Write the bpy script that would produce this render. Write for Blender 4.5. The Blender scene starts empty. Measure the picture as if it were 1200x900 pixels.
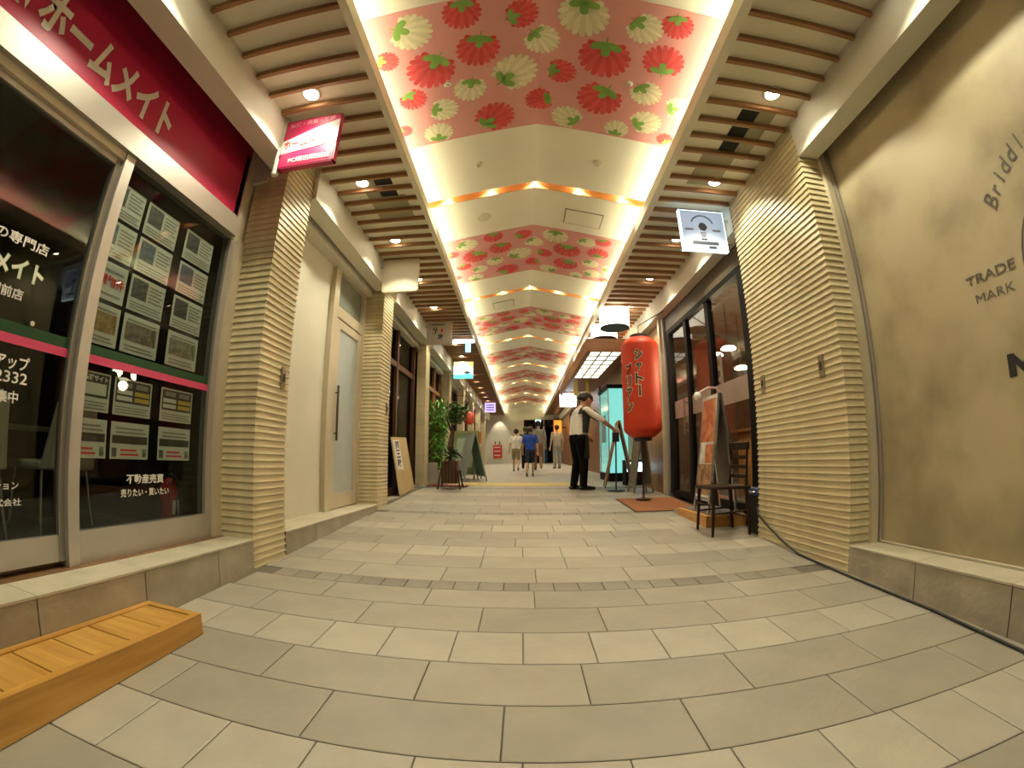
import bpy, bmesh, math, random
from mathutils import Vector, Matrix, Euler
SC = bpy.context.scene
COL = SC.collection
PI = math.pi
random.seed(7)

# ------------------------------------------------------------------ camera
CAM_H = 0.94
F_PX, K_D, PITCH, YAW, ROLL, CXP, CYP = 507.239325, -0.0576000459, 0.111258844, -0.0625414613, 0.00273926139, 579.20946, 481.33122
cd = bpy.data.cameras.new('camera'); cam = bpy.data.objects.new('camera', cd); COL.objects.link(cam)
cd.type = 'PANO'; cd.panorama_type = 'FISHEYE_LENS_POLYNOMIAL'; cd.fisheye_fov = PI
cd.sensor_fit = 'HORIZONTAL'; cd.sensor_width = 36; cd.sensor_height = 27
_a = 1 / (F_PX * 36 / 1200)
cd.fisheye_polynomial_k0 = 0; cd.fisheye_polynomial_k1 = -_a; cd.fisheye_polynomial_k2 = 0
cd.fisheye_polynomial_k3 = -K_D * _a ** 3; cd.fisheye_polynomial_k4 = 0
cd.shift_x = (600 - CXP) / 1200; cd.shift_y = (CYP - 450) / 900
cd.clip_start = 0.01; cd.clip_end = 200
_cp, _sp, _cw, _sw, _cr, _sr = math.cos(PITCH), math.sin(PITCH), math.cos(YAW), math.sin(YAW), math.cos(ROLL), math.sin(ROLL)
def _dir(u, v, w):
    y, z = _cp * w - _sp * v, _sp * w + _cp * v
    return Vector((_cw * u + _sw * y, -_sw * u + _cw * y, z))
_R, _U, _B = _dir(_cr, _sr, 0), _dir(-_sr, _cr, 0), -_dir(0, 0, 1)
cam.matrix_world = Matrix(((_R.x, _U.x, _B.x, 0), (_R.y, _U.y, _B.y, 0), (_R.z, _U.z, _B.z, CAM_H), (0, 0, 0, 1)))
SC.camera = cam

# ------------------------------------------------------------------ world, exposure
w = bpy.data.worlds.new('night'); SC.world = w; w.use_nodes = True
w.node_tree.nodes['Background'].inputs[0].default_value = (0.55, 0.6, 0.75, 1)
w.node_tree.nodes['Background'].inputs[1].default_value = 0.01
SC.view_settings.view_transform = 'Standard'; SC.view_settings.look = 'None'
SC.view_settings.gamma = 1; SC.view_settings.use_curve_mapping = False
SC.view_settings.exposure = 0.55
SC.cycles.use_denoising = True
SC.cycles.max_bounces = 8; SC.cycles.diffuse_bounces = 5; SC.cycles.glossy_bounces = 4
SC.cycles.transparent_max_bounces = 12
SC.cycles.sample_clamp_indirect = 6
WARM = (1.0, 0.95, 0.69)
COVE_STRENGTH = 21.0
SPOT_W = 42.0
TROUGH_W = 11.0

# ------------------------------------------------------------------ materials
MATS = {}
def nodes_of(name):
    m = bpy.data.materials.new(name); m.use_nodes = True
    return m, m.node_tree, m.node_tree.nodes['Principled BSDF']
def mat(name, col, rough=0.6, metal=0.0, vary=0.12, scale=6.0, bump=0.0, stretch=None, col2=None, spec=0.5, detail=4.0, coord='Object', rand=0.0):
    if name in MATS: return MATS[name]
    m, nt, p = nodes_of(name)
    p.inputs['Roughness'].default_value = rough; p.inputs['Metallic'].default_value = metal
    p.inputs['Specular IOR Level'].default_value = spec
    tc = nt.nodes.new('ShaderNodeTexCoord'); mp = nt.nodes.new('ShaderNodeMapping')
    nt.links.new(tc.outputs[coord], mp.inputs[0])
    if stretch: mp.inputs['Scale'].default_value = stretch
    nz = nt.nodes.new('ShaderNodeTexNoise'); nz.inputs['Scale'].default_value = scale; nz.inputs['Detail'].default_value = detail
    nt.links.new(mp.outputs[0], nz.inputs['Vector'])
    rp = nt.nodes.new('ShaderNodeValToRGB')
    rp.color_ramp.elements[0].position = 0.3; rp.color_ramp.elements[1].position = 0.7
    c2 = col2 if col2 else tuple(min(1, c * (1 + vary)) for c in col)
    c1 = tuple(c * (1 - vary) for c in col) if not col2 else col
    rp.color_ramp.elements[0].color = (*c1, 1); rp.color_ramp.elements[1].color = (*c2, 1)
    nt.links.new(nz.outputs['Fac'], rp.inputs[0])
    src = rp.outputs[0]
    if rand:
        oi = nt.nodes.new('ShaderNodeObjectInfo'); mr = nt.nodes.new('ShaderNodeMapRange')
        mr.inputs[3].default_value = 1 - rand; mr.inputs[4].default_value = 1 + rand
        nt.links.new(oi.outputs['Random'], mr.inputs[0])
        hv = nt.nodes.new('ShaderNodeHueSaturation'); nt.links.new(mr.outputs[0], hv.inputs['Value']); nt.links.new(src, hv.inputs['Color'])
        src = hv.outputs[0]
    nt.links.new(src, p.inputs['Base Color'])
    if bump:
        b = nt.nodes.new('ShaderNodeBump'); b.inputs['Strength'].default_value = bump; b.inputs['Distance'].default_value = 0.01
        n2 = nt.nodes.new('ShaderNodeTexNoise'); n2.inputs['Scale'].default_value = scale * 6; n2.inputs['Detail'].default_value = 3
        nt.links.new(mp.outputs[0], n2.inputs['Vector']); nt.links.new(n2.outputs['Fac'], b.inputs['Height']); nt.links.new(b.outputs[0], p.inputs['Normal'])
    MATS[name] = m; return m
def glow(name, col, strength, base=None):
    if name in MATS: return MATS[name]
    m, nt, p = nodes_of(name)
    p.inputs['Base Color'].default_value = (*(base or col), 1)
    p.inputs['Emission Color'].default_value = (*col, 1); p.inputs['Emission Strength'].default_value = strength
    p.inputs['Roughness'].default_value = 0.5
    MATS[name] = m; return m
def glass(name, tint=(1, 1, 1), rough=0.0, extra=0.0):
    if name in MATS: return MATS[name]
    m = bpy.data.materials.new(name); m.use_nodes = True; nt = m.node_tree; nt.nodes.clear()
    o = nt.nodes.new('ShaderNodeOutputMaterial'); mx = nt.nodes.new('ShaderNodeMixShader')
    t = nt.nodes.new('ShaderNodeBsdfTransparent'); g = nt.nodes.new('ShaderNodeBsdfGlossy'); fr = nt.nodes.new('ShaderNodeLayerWeight'); fr.inputs[0].default_value = 0.5
    t.inputs[0].default_value = (*tint, 1); g.inputs['Roughness'].default_value = rough
    pw = nt.nodes.new('ShaderNodeMath'); pw.operation = 'POWER'; pw.inputs[1].default_value = 5
    ad = nt.nodes.new('ShaderNodeMath'); ad.operation = 'MULTIPLY_ADD'; ad.inputs[1].default_value = 0.7; ad.inputs[2].default_value = 0.02 + extra*0.5; ad.use_clamp = True
    nt.links.new(fr.outputs['Facing'], pw.inputs[0]); nt.links.new(pw.outputs[0], ad.inputs[0]); nt.links.new(ad.outputs[0], mx.inputs[0])
    nt.links.new(t.outputs[0], mx.inputs[1]); nt.links.new(g.outputs[0], mx.inputs[2]); nt.links.new(mx.outputs[0], o.inputs[0])
    MATS[name] = m; return m
def wood(name, c1, c2, axis=1, scale=3.0, rough=0.45, spec=0.4, knots=False):
    if name in MATS: return MATS[name]
    m, nt, p = nodes_of(name)
    p.inputs['Roughness'].default_value = rough; p.inputs['Specular IOR Level'].default_value = spec
    tc = nt.nodes.new('ShaderNodeTexCoord'); mp = nt.nodes.new('ShaderNodeMapping'); nt.links.new(tc.outputs['Object'], mp.inputs[0])
    s = [scale * 8, scale * 8, scale * 8]; s[axis] = scale * 0.7; mp.inputs['Scale'].default_value = s
    nz = nt.nodes.new('ShaderNodeTexNoise'); nz.inputs['Scale'].default_value = 1.0; nz.inputs['Detail'].default_value = 6; nz.inputs['Distortion'].default_value = 0.6
    nt.links.new(mp.outputs[0], nz.inputs['Vector'])
    rp = nt.nodes.new('ShaderNodeValToRGB'); rp.color_ramp.elements[0].position = 0.3; rp.color_ramp.elements[1].position = 0.72
    rp.color_ramp.elements[0].color = (*c1, 1); rp.color_ramp.elements[1].color = (*c2, 1)
    nt.links.new(nz.outputs['Fac'], rp.inputs[0]); src = rp.outputs[0]
    if knots:
        vo = nt.nodes.new('ShaderNodeTexVoronoi'); vo.inputs['Scale'].default_value = 4.2; nt.links.new(tc.outputs['Object'], vo.inputs['Vector'])
        r2 = nt.nodes.new('ShaderNodeValToRGB'); r2.color_ramp.elements[0].position = 0.03; r2.color_ramp.elements[1].position = 0.085
        r2.color_ramp.elements[0].color = (0.22, 0.08, 0.02, 1); r2.color_ramp.elements[1].color = (1, 1, 1, 1)
        nt.links.new(vo.outputs['Distance'], r2.inputs[0])
        mu = nt.nodes.new('ShaderNodeMix'); mu.data_type = 'RGBA'; mu.blend_type = 'MULTIPLY'; mu.inputs['Factor'].default_value = 1
        nt.links.new(src, mu.inputs['A']); nt.links.new(r2.outputs[0], mu.inputs['B']); src = mu.outputs['Result']
    nt.links.new(src, p.inputs['Base Color'])
    MATS[name] = m; return m

M_BEIGE = mat('beige_paint', (0.64, 0.615, 0.51), 0.55, vary=0.04, scale=2)
M_VAULT = mat('vault_paint', (0.67, 0.635, 0.51), 0.7, vary=0.03, scale=1.5)
M_SOFFIT = mat('soffit_paint', (0.74, 0.70, 0.56), 0.7, vary=0.04, scale=2)
M_SOFFIT_WOOD = wood('soffit_boards', (0.20, 0.095, 0.035), (0.32, 0.16, 0.06), axis=0, scale=2.5)
M_SLAT = wood('slat_wood', (0.24, 0.115, 0.045), (0.36, 0.18, 0.075), axis=0, scale=2)
M_TROUGH = wood('trough_wood', (0.42, 0.19, 0.05), (0.55, 0.27, 0.08), axis=0, scale=2)
M_RIB = mat('ribbed_tile', (0.58, 0.49, 0.30), 0.5, vary=0.10, scale=9, rand=0.05)
M_TILE = mat('paving_tile', (0.30, 0.267, 0.212), 0.5, vary=0.08, scale=4, bump=0.25, rand=0.10)
M_TILE_S = mat('paving_tile_pale', (0.37, 0.332, 0.268), 0.5, vary=0.08, scale=4, bump=0.25, rand=0.07)
M_TILE_D = mat('paving_tile_dark', (0.22, 0.195, 0.155), 0.55, vary=0.12, scale=6, bump=0.25, rand=0.14)
M_GROUT = mat('grout', (0.14, 0.12, 0.095), 0.9, vary=0.1)
M_STONE = mat('base_stone', (0.36, 0.315, 0.24), 0.6, vary=0.16, scale=5, bump=0.3, rand=0.1)
M_CAP = mat('cap_stone', (0.50, 0.45, 0.34), 0.6, vary=0.1, scale=7, bump=0.2, rand=0.05)
M_ALU = mat('satin_aluminium', (0.52, 0.49, 0.45), 0.45, 0.7, vary=0.04)
M_FRAME = mat('beige_metal', (0.58, 0.51, 0.38), 0.4, 0.2, vary=0.04)
M_DARKMETAL = mat('dark_metal', (0.012, 0.011, 0.010), 0.55, 0.0, vary=0.1, spec=0.08)
M_STEEL = mat('bright_steel', (0.7, 0.7, 0.7), 0.25, 0.9, vary=0.03)
M_CONC = mat('mottled_plaster', (0.29, 0.24, 0.145), 0.55, scale=1.3, col2=(0.50, 0.425, 0.275), detail=10, bump=0.1)
_r = [n for n in M_CONC.node_tree.nodes if n.type == 'VALTORGB'][0]; _r.color_ramp.elements[0].position = 0.40; _r.color_ramp.elements[1].position = 0.60
M_GLASS = glass('clear_glass', (0.82, 0.86, 0.84), 0.0, 0.02)
M_GLASS_D = glass('smoked_glass', (0.35, 0.33, 0.30), 0.02, 0.02)
M_FROST = mat('frosted_glass', (0.40, 0.45, 0.46), 0.3, vary=0.05)
M_PINK = mat('magenta_board', (0.40, 0.008, 0.05), 0.45, vary=0.05)
M_PINKSTRIPE = mat('pink_stripe', (0.66, 0.06, 0.16), 0.5, vary=0.03)
M_GREEN = mat('green_stripe', (0.003, 0.055, 0.012), 0.5, vary=0.05)
M_WHITE = mat('white_print', (0.80, 0.78, 0.72), 0.5, vary=0.02)
M_SILVERTXT = mat('silver_letter', (0.62, 0.56, 0.47), 0.45, vary=0.03)
M_BLACK = mat('black_print', (0.02, 0.02, 0.02), 0.5, vary=0.1)
M_GREY = mat('grey_print', (0.12, 0.10, 0.075), 0.6, vary=0.1)
M_REDTXT = mat('red_print', (0.70, 0.03, 0.03), 0.5, vary=0.05)
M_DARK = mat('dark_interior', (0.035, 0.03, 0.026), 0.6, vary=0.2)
M_DARKWOOD = wood('dark_wood', (0.03, 0.014, 0.007), (0.075, 0.035, 0.017), axis=2, scale=2)
M_MIDWOOD = wood('mid_wood', (0.15, 0.06, 0.02), (0.25, 0.11, 0.04), axis=2, scale=2)
M_WARMWOOD = wood('warm_wood', (0.33, 0.17, 0.06), (0.46, 0.26, 0.10), axis=2, scale=2)
M_PINE = wood('varnished_pine', (0.42, 0.19, 0.03), (0.62, 0.34, 0.08), axis=1, scale=2.2, rough=0.3, spec=0.5, knots=True)
M_PINEX = wood('varnished_pine_cross', (0.42, 0.20, 0.035), (0.64, 0.37, 0.09), axis=0, scale=2.2, rough=0.3, spec=0.5, knots=True)
M_DOWNL = glow('downlight_glow', (1.0, 0.9, 0.68), 30)
M_COVE = glow('cove_led', (1.0, 0.95, 0.68), COVE_STRENGTH)
M_FPINK = mat('panel_pink', (0.55, 0.24, 0.215), 0.7, vary=0.05, scale=3)
M_FRED = mat('flower_red', (0.52, 0.038, 0.038), 0.7, vary=0.12, scale=5)
M_FCREAM = mat('flower_cream', (0.62, 0.57, 0.36), 0.7, vary=0.06, scale=5)
M_FRED2 = mat('flower_red_light', (0.57, 0.065, 0.058), 0.7, vary=0.1, scale=5); M_FCREAM2 = mat('flower_cream_dark', (0.54, 0.49, 0.30), 0.7, vary=0.06, scale=5)
M_LEAF = mat('flower_leaf', (0.16, 0.30, 0.045), 0.7, vary=0.12, scale=5)

# ------------------------------------------------------------------ mesh helpers
class MB:
    def __init__(s): s.v = []; s.f = []; s.m = []; s.cur = 0
    def add(s, vs, fs):
        o = len(s.v); s.v += [tuple(q) for q in vs]; s.f += [tuple(i + o for i in f) for f in fs]; s.m += [s.cur] * len(fs); return s
    def mat(s, i): s.cur = i; return s
    def box(s, x0, x1, y0, y1, z0, z1):
        return s.add([(x0,y0,z0),(x1,y0,z0),(x1,y1,z0),(x0,y1,z0),(x0,y0,z1),(x1,y0,z1),(x1,y1,z1),(x0,y1,z1)],
                     [(0,3,2,1),(4,5,6,7),(0,1,5,4),(1,2,6,5),(2,3,7,6),(3,0,4,7)])
    def hexa(s, p):   # 8 corners, bottom 4 ccw then top 4
        return s.add(p, [(0,3,2,1),(4,5,6,7),(0,1,5,4),(1,2,6,5),(2,3,7,6),(3,0,4,7)])
    def prism(s, poly, axis, a, b):   # polygon in the two other axes
        n = len(poly)
        def P(u, v, t): return {0:(t,u,v), 1:(u,t,v), 2:(u,v,t)}[axis]
        vs = [P(u, v, a) for u, v in poly] + [P(u, v, b) for u, v in poly]
        return s.add(vs, [tuple(range(n))[::-1], tuple(range(n, 2*n))] + [(i, (i+1) % n, n + (i+1) % n, n + i) for i in range(n)])
    def tube(s, pts, r, n=8, caps=True):
        pts = [Vector(p) for p in pts]; rs = r if isinstance(r, (list, tuple)) else [r] * len(pts)
        o = []; vs = []; up = Vector((0, 0, 1))
        for i, p in enumerate(pts):
            t = (pts[min(i+1, len(pts)-1)] - pts[max(i-1, 0)]).normalized()
            a = t.cross(up)
            if a.length < 1e-3: a = t.cross(Vector((1, 0, 0)))
            a.normalize(); b = a.cross(t)
            vs += [p + rs[i] * (math.cos(k*2*PI/n) * a + math.sin(k*2*PI/n) * b) for k in range(n)]
        fs = [(i*n+k, i*n+(k+1) % n, (i+1)*n+(k+1) % n, (i+1)*n+k) for i in range(len(pts)-1) for k in range(n)]
        if caps: fs += [tuple(range(n))[::-1], tuple(range((len(pts)-1)*n, len(pts)*n))]
        return s.add(vs, fs)
    def lathe(s, prof, c, n=24):      # prof [(r,z)], about vertical axis at c
        vs = []; 
        for r, z in prof: vs += [(c[0] + r*math.cos(k*2*PI/n), c[1] + r*math.sin(k*2*PI/n), c[2] + z) for k in range(n)]
        fs = [(i*n+k, i*n+(k+1) % n, (i+1)*n+(k+1) % n, (i+1)*n+k) for i in range(len(prof)-1) for k in range(n)]
        fs += [tuple(range(n))[::-1], tuple(range((len(prof)-1)*n, len(prof)*n))]
        return s.add(vs, fs)
    def ball(s, c, r, n=12, m=8, sc=(1, 1, 1)):
        vs = [(c[0], c[1], c[2] - r*sc[2])]
        for j in range(1, m):
            t = PI*j/m - PI/2
            vs += [(c[0] + r*sc[0]*math.cos(t)*math.cos(k*2*PI/n), c[1] + r*sc[1]*math.cos(t)*math.sin(k*2*PI/n), c[2] + r*sc[2]*math.sin(t)) for k in range(n)]
        vs.append((c[0], c[1], c[2] + r*sc[2])); L = len(vs)-1
        fs = [(0, 1+(k+1) % n, 1+k) for k in range(n)]
        fs += [(1+j*n+k, 1+j*n+(k+1) % n, 1+(j+1)*n+(k+1) % n, 1+(j+1)*n+k) for j in range(m-2) for k in range(n)]
        fs += [(1+(m-2)*n+k, 1+(m-2)*n+(k+1) % n, L) for k in range(n)]
        return s.add(vs, fs)
    def mesh(s, name, mats, smooth=False):
        me = bpy.data.meshes.new(name); me.from_pydata([tuple(q) for q in s.v], [], s.f)
        for m in (mats if isinstance(mats, (list, tuple)) else [mats]): me.materials.append(m)
        if any(s.m): me.polygons.foreach_set('material_index', s.m)
        if smooth: me.polygons.foreach_set('use_smooth', [True] * len(me.polygons))
        me.update(); return me
    def build(s, name, mats, parent=None, smooth=False, bevel=0, local=False):
        if parent is not None and not local:
            L = Vector(parent.location); q_ = parent.parent
            while q_ is not None: L = L + q_.location; q_ = q_.parent
            s.v = [(x - L[0], y - L[1], z - L[2]) for x, y, z in s.v]
        return link(name, s.mesh(name, mats, smooth), parent, bevel)
def link(name, me, parent=None, bevel=0, loc=None):
    o = bpy.data.objects.new(name, me); COL.objects.link(o)
    if parent is not None: o.parent = parent
    if loc is not None: o.location = loc
    if bevel:
        b = o.modifiers.new('bevel', 'BEVEL'); b.width = bevel; b.segments = 2; b.limit_method = 'ANGLE'
    return o
def tag(o, label, cat, group=None):
    o['label'] = label; o['category'] = cat
    if group: o['group'] = group
    return o
def struct(o): o['kind'] = 'structure'; return o
def thing(name, label, cat, loc=(0, 0, 0), rotz=0, group=None):
    o = bpy.data.objects.new(name, None); COL.objects.link(o); o.location = loc; o.rotation_euler = (0, 0, rotz); o.empty_display_size = 0.1
    return tag(o, label, cat, group)
def bx(name, m, parent, x0, x1, y0, y1, z0, z1, bevel=0, local=False):
    return MB().box(x0, x1, y0, y1, z0, z1).build(name, m, parent, bevel=bevel, local=local)
_TX = {}
def glyphs(body, bold=0.0, shear=0.0):
    k = (body, bold, shear)
    if k not in _TX:
        c = bpy.data.curves.new('type', 'FONT'); c.body = body; c.size = 1; c.offset = bold; c.shear = shear; c.resolution_u = 3
        o = bpy.data.objects.new('type', c); COL.objects.link(o)
        dg = bpy.context.evaluated_depsgraph_get(); me = bpy.data.meshes.new_from_object(o.evaluated_get(dg))
        _TX[k] = ([tuple(v.co) for v in me.vertices], [tuple(p.vertices) for p in me.polygons])
        bpy.data.objects.remove(o); bpy.data.curves.remove(c); bpy.data.meshes.remove(me)
    return _TX[k]
def text(name, body, m, parent, org, U, V, wd, ht, bold=0.0, shear=0.0, fn=None, local=False):
    """flat lettering whose bounding box fills wd x ht from org along U (reading direction) and V (up)"""
    vs, fs = glyphs(body, bold, shear)
    x0 = min(v[0] for v in vs); x1 = max(v[0] for v in vs); y0 = min(v[1] for v in vs); y1 = max(v[1] for v in vs)
    org, U, V = Vector(org), Vector(U), Vector(V); mb = MB()
    out = []
    for v in vs:
        u = (v[0]-x0)/max(1e-6, x1-x0)*wd; t = (v[1]-y0)/max(1e-6, y1-y0)*ht
        out.append(fn(u, t) if fn else org + U*u + V*t)
    mb.add(out, fs)
    return mb.build(name, m, parent, local=local)

# ------------------------------------------------------------------ constants of the place
SL = 0.0515006; SLA = math.atan(SL)
Y_FLAT = 8.0; SL2 = 0.0165; Y_BACK = 25.0
def fz(y): return SL*y if y < Y_FLAT else SL*Y_FLAT + SL2*(y - Y_FLAT)
XL, XR = -1.815, 2.185
Z_SLAT, Z_SOF, Z_BEAM = 3.47, 3.512, 3.175
LIP_L, LIP_R, XC = -0.948, 1.335, 0.1935
def vz(x): return 3.993 - 0.2*abs(x - XC)
Y0 = -2.0

# ------------------------------------------------------------------ floor
mb = MB()
mb.hexa([(-2.6, Y0, fz(Y0)-0.3), (2.9, Y0, fz(Y0)-0.3), (2.9, Y_FLAT, fz(Y_FLAT)-0.3), (-2.6, Y_FLAT, fz(Y_FLAT)-0.3),
         (-2.6, Y0, fz(Y0)-0.008), (2.9, Y0, fz(Y0)-0.008), (2.9, Y_FLAT, fz(Y_FLAT)-0.008), (-2.6, Y_FLAT, fz(Y_FLAT)-0.008)])
floor = struct(mb.build('floor', M_GROUT))
m, nt, p = nodes_of('far_paving')
tc = nt.nodes.new('ShaderNodeTexCoord'); br = nt.nodes.new('ShaderNodeTexBrick')
br.inputs['Color1'].default_value = (0.33, 0.30, 0.25, 1); br.inputs['Color2'].default_value = (0.38, 0.35, 0.29, 1); br.inputs['Mortar'].default_value = (0.2, 0.17, 0.13, 1)
br.inputs['Scale'].default_value = 1; br.inputs['Brick Width'].default_value = 0.61; br.inputs['Row Height'].default_value = 0.305; br.inputs['Mortar Size'].default_value = 0.004
nt.links.new(tc.outputs['Object'], br.inputs['Vector']); nt.links.new(br.outputs[0], p.inputs['Base Color']); p.inputs['Roughness'].default_value = 0.5
mb = MB()
a, b = fz(Y_FLAT), fz(27.5)
mb.hexa([(-2.6, Y_FLAT, a-0.3), (2.9, Y_FLAT, a-0.3), (2.9, 27.5, b-0.3), (-2.6, 27.5, b-0.3), (-2.6, Y_FLAT, a), (2.9, Y_FLAT, a), (2.9, 27.5, b), (-2.6, 27.5, b)])
struct(mb.build('floor_rear', m))

_tm = {}
def tile_mesh(wd, dp, m):
    k = (round(wd, 3), round(dp, 3), m.name)
    if k not in _tm:
        e = 0.004; z0, z1 = -0.012, 0.0
        mb = MB().box(-wd/2, wd/2, -dp/2, dp/2, z0, z1 - 0.002)
        v = [(-wd/2, -dp/2, z1-0.002), (wd/2, -dp/2, z1-0.002), (wd/2, dp/2, z1-0.002), (-wd/2, dp/2, z1-0.002),
             (-wd/2+e, -dp/2+e, z1), (wd/2-e, -dp/2+e, z1), (wd/2-e, dp/2-e, z1), (-wd/2+e, dp/2-e, z1)]
        mb.add(v, [(4,5,6,7),(0,1,5,4),(1,2,6,5),(2,3,7,6),(3,0,4,7)])
        _tm[k] = mb.mesh('paving_tile', m)
    return _tm[k]
def tile_row(y0, y1, wd, off, m, xa=XL+0.0, xb=XR+0.12):
    x = off
    while x > xa: x -= wd
    while x < xb:
        a, b = max(x, xa), min(x + wd, xb)
        if b - a > 0.03:
            yc = (y0 + y1)/2
            o = link('paving_tile', tile_mesh(b - a - 0.005, y1 - y0 - 0.005, m), floor, loc=((a+b)/2, yc, SL*yc))
            o.rotation_euler = (SLA, 0, 0)
        x += wd
rows = []
y = 0.49
seq = [('L', .305), ('S', .31), ('L', .295), ('L', .30), ('S', .305), ('L', .31), ('L', .275), ('D', .15)]
y = 0.50
for k, d in seq: rows.append((y, y + d, k)); y += d
while y < Y_FLAT - 0.05:
    for k in 'LLSLLSLLD':
        d = 0.15 if k == 'D' else 0.305
        if y + d > Y_FLAT + 0.02: d = Y_FLAT - y
        if d < 0.06: break
        rows.append((y, y + d, k)); y += d
rows.insert(0, (0.20, 0.50, 'L'))
lo = [0.1, 0.33, -0.05, 0.25, 0.42, 0.08]
li = 0
for (a, b, k) in rows:
    if k == 'S': tile_row(a, b, 0.311, 0.014, M_TILE_S)
    elif k == 'D': tile_row(a, b, 0.1555, 0.05, M_TILE_D, XL+0.15, XR-0.28)
    else: tile_row(a, b, 0.622, lo[li % 6], M_TILE); li += 1
# yellow tactile strip
M_TACT = mat('tactile_yellow', (0.60, 0.47, 0.20), 0.6, vary=0.08)
fr = bpy.data.objects['floor_rear']
for k in range(9):
    x = -1.45 + k*0.305
    for y0 in (8.30, 8.605, 8.91):
        mb = MB().box(x, x+0.3, y0, y0+.3, fz(y0)-0.01, fz(y0+.3)+0.004)
        for i in range(4): mb.box(x+0.03+i*0.07, x+0.06+i*0.07, y0+.02, y0+.28, fz(y0+.3)+0.004, fz(y0+.3)+0.009)
        mb.build('tactile_tile', M_TACT, fr)

# ------------------------------------------------------------------ vaulted ceiling, soffits, slats
SLOTS = [4.30 + 3.12*k for k in range(7)]
SLOTW = 0.13
mb = MB()
segs = []; ya = Y0
for s in SLOTS: segs.append((ya, s - SLOTW)); ya = s
segs.append((ya, Y_BACK))
VX0, VX1 = -1.32, 1.707
for a, b in segs:
    for x0, x1 in ((VX0, XC), (XC, VX1)):
        p = [(x0, vz(x0)), (x1, vz(x1)), (x1, vz(x1)+0.05), (x0, vz(x0)+0.05)]
        mb.prism(p, 1, a, b)
ceiling = struct(mb.build('ceiling', M_VAULT))
# cove side walls and soffit slabs
for side, x0, x1, lip, out in (('left', -2.02, -1.0, LIP_L, VX0), ('right', 1.403, 2.40, LIP_R, VX1)):
    sof = struct(MB().box(x0, x1, Y0, 8.6, Z_SOF, Z_SOF+0.03).build('ceiling_soffit_' + side, M_SOFFIT))
    lx = (-1.0, LIP_L) if side == 'left' else (LIP_R, 1.403); cx_ = (VX0-0.03, VX0) if side == 'left' else (VX1, VX1+0.03)
    struct(bx('trim_cove_lip_' + side, M_SOFFIT, None, *lx, Y0, Y_BACK, Z_SLAT, 3.585)); struct(bx('trim_cove_back_' + side, M_VAULT, None, *cx_, Y0, Y_BACK, Z_SOF+0.03, 3.76))
    rear = struct(MB().box(x0, x1, 8.6, Y_BACK, Z_SOF, Z_SOF+0.03).build('ceiling_soffit_rear_' + side, M_SOFFIT_WOOD))
    sx0, sx1 = (-1.77, -1.0) if side == 'left' else (1.403, 2.186)
    me = MB().box(sx0, sx1, -0.015, 0.015, 0, 0.042).mesh('slat', M_SLAT)
    y = 1.10 if side == 'left' else 1.155
    while y < Y_BACK - 0.1:
        link('slat', me, sof if y < 8.6 else rear, loc=(0, y, Z_SLAT)); y += 0.1972
    # dark square air openings and grey cover plates between the slats
    M_OPEN = mat('open_dark', (0.008, 0.008, 0.008), 0.8, vary=0.1)
    M_PLATE = mat('grey_plate', (0.30, 0.27, 0.17), 0.6, vary=0.05)
    if side == 'right':
        q = thing('air_diffuser', 'grey ceiling air vent with three black square openings above the right slats', 'air vent', (1.86, 2.75, Z_SOF))
        for yy in (2.47, 2.67, 2.86): bx('opening', M_OPEN, q, 1.735, 1.885, yy-0.07, yy+0.07, Z_SOF-0.006, Z_SOF-0.001)
        bx('cover_plate', M_PLATE, q, 1.885, 2.03, 2.38, 3.0, Z_SOF-0.006, Z_SOF-0.001)
        q = thing('cover_plate_panel', 'long grey cover plate above the slats beside the black vent squares', 'ceiling panel', (1.75, 3.1, Z_SOF))
        bx('plate', M_PLATE, q, 1.62, 1.93, 2.95, 3.45, Z_SOF-0.005, Z_SOF-0.001)
    else:
        q = thing('air_diffuser', 'grey ceiling air vent with two black square openings above the left slats', 'air vent', (-1.35, 3.5, Z_SOF))
        for yy in (3.36, 3.56): bx('opening', M_OPEN, q, -1.36, -1.19, yy-0.07, yy+0.07, Z_SOF-0.006, Z_SOF-0.001)
        bx('cover_plate', M_PLATE, q, -1.5, -1.36, 3.28, 4.1, Z_SOF-0.006, Z_SOF-0.001)
        bx('cover_plate', M_PLATE, q, -1.36, -1.12, 3.62, 4.1, Z_SOF-0.006, Z_SOF-0.001)
# LED strips hidden in the coves
for lab, x0, x1 in (('warm LED strip tucked behind the left ceiling cove lip', -1.13, -1.05), ('warm LED strip tucked behind the right ceiling cove lip', 1.45, 1.53)):
    tag(MB().box(x0, x1, Y0+0.1, Y_BACK-0.05, Z_SOF+0.031, Z_SOF+0.043).build('led_strip', M_COVE), lab, 'strip light')

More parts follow.
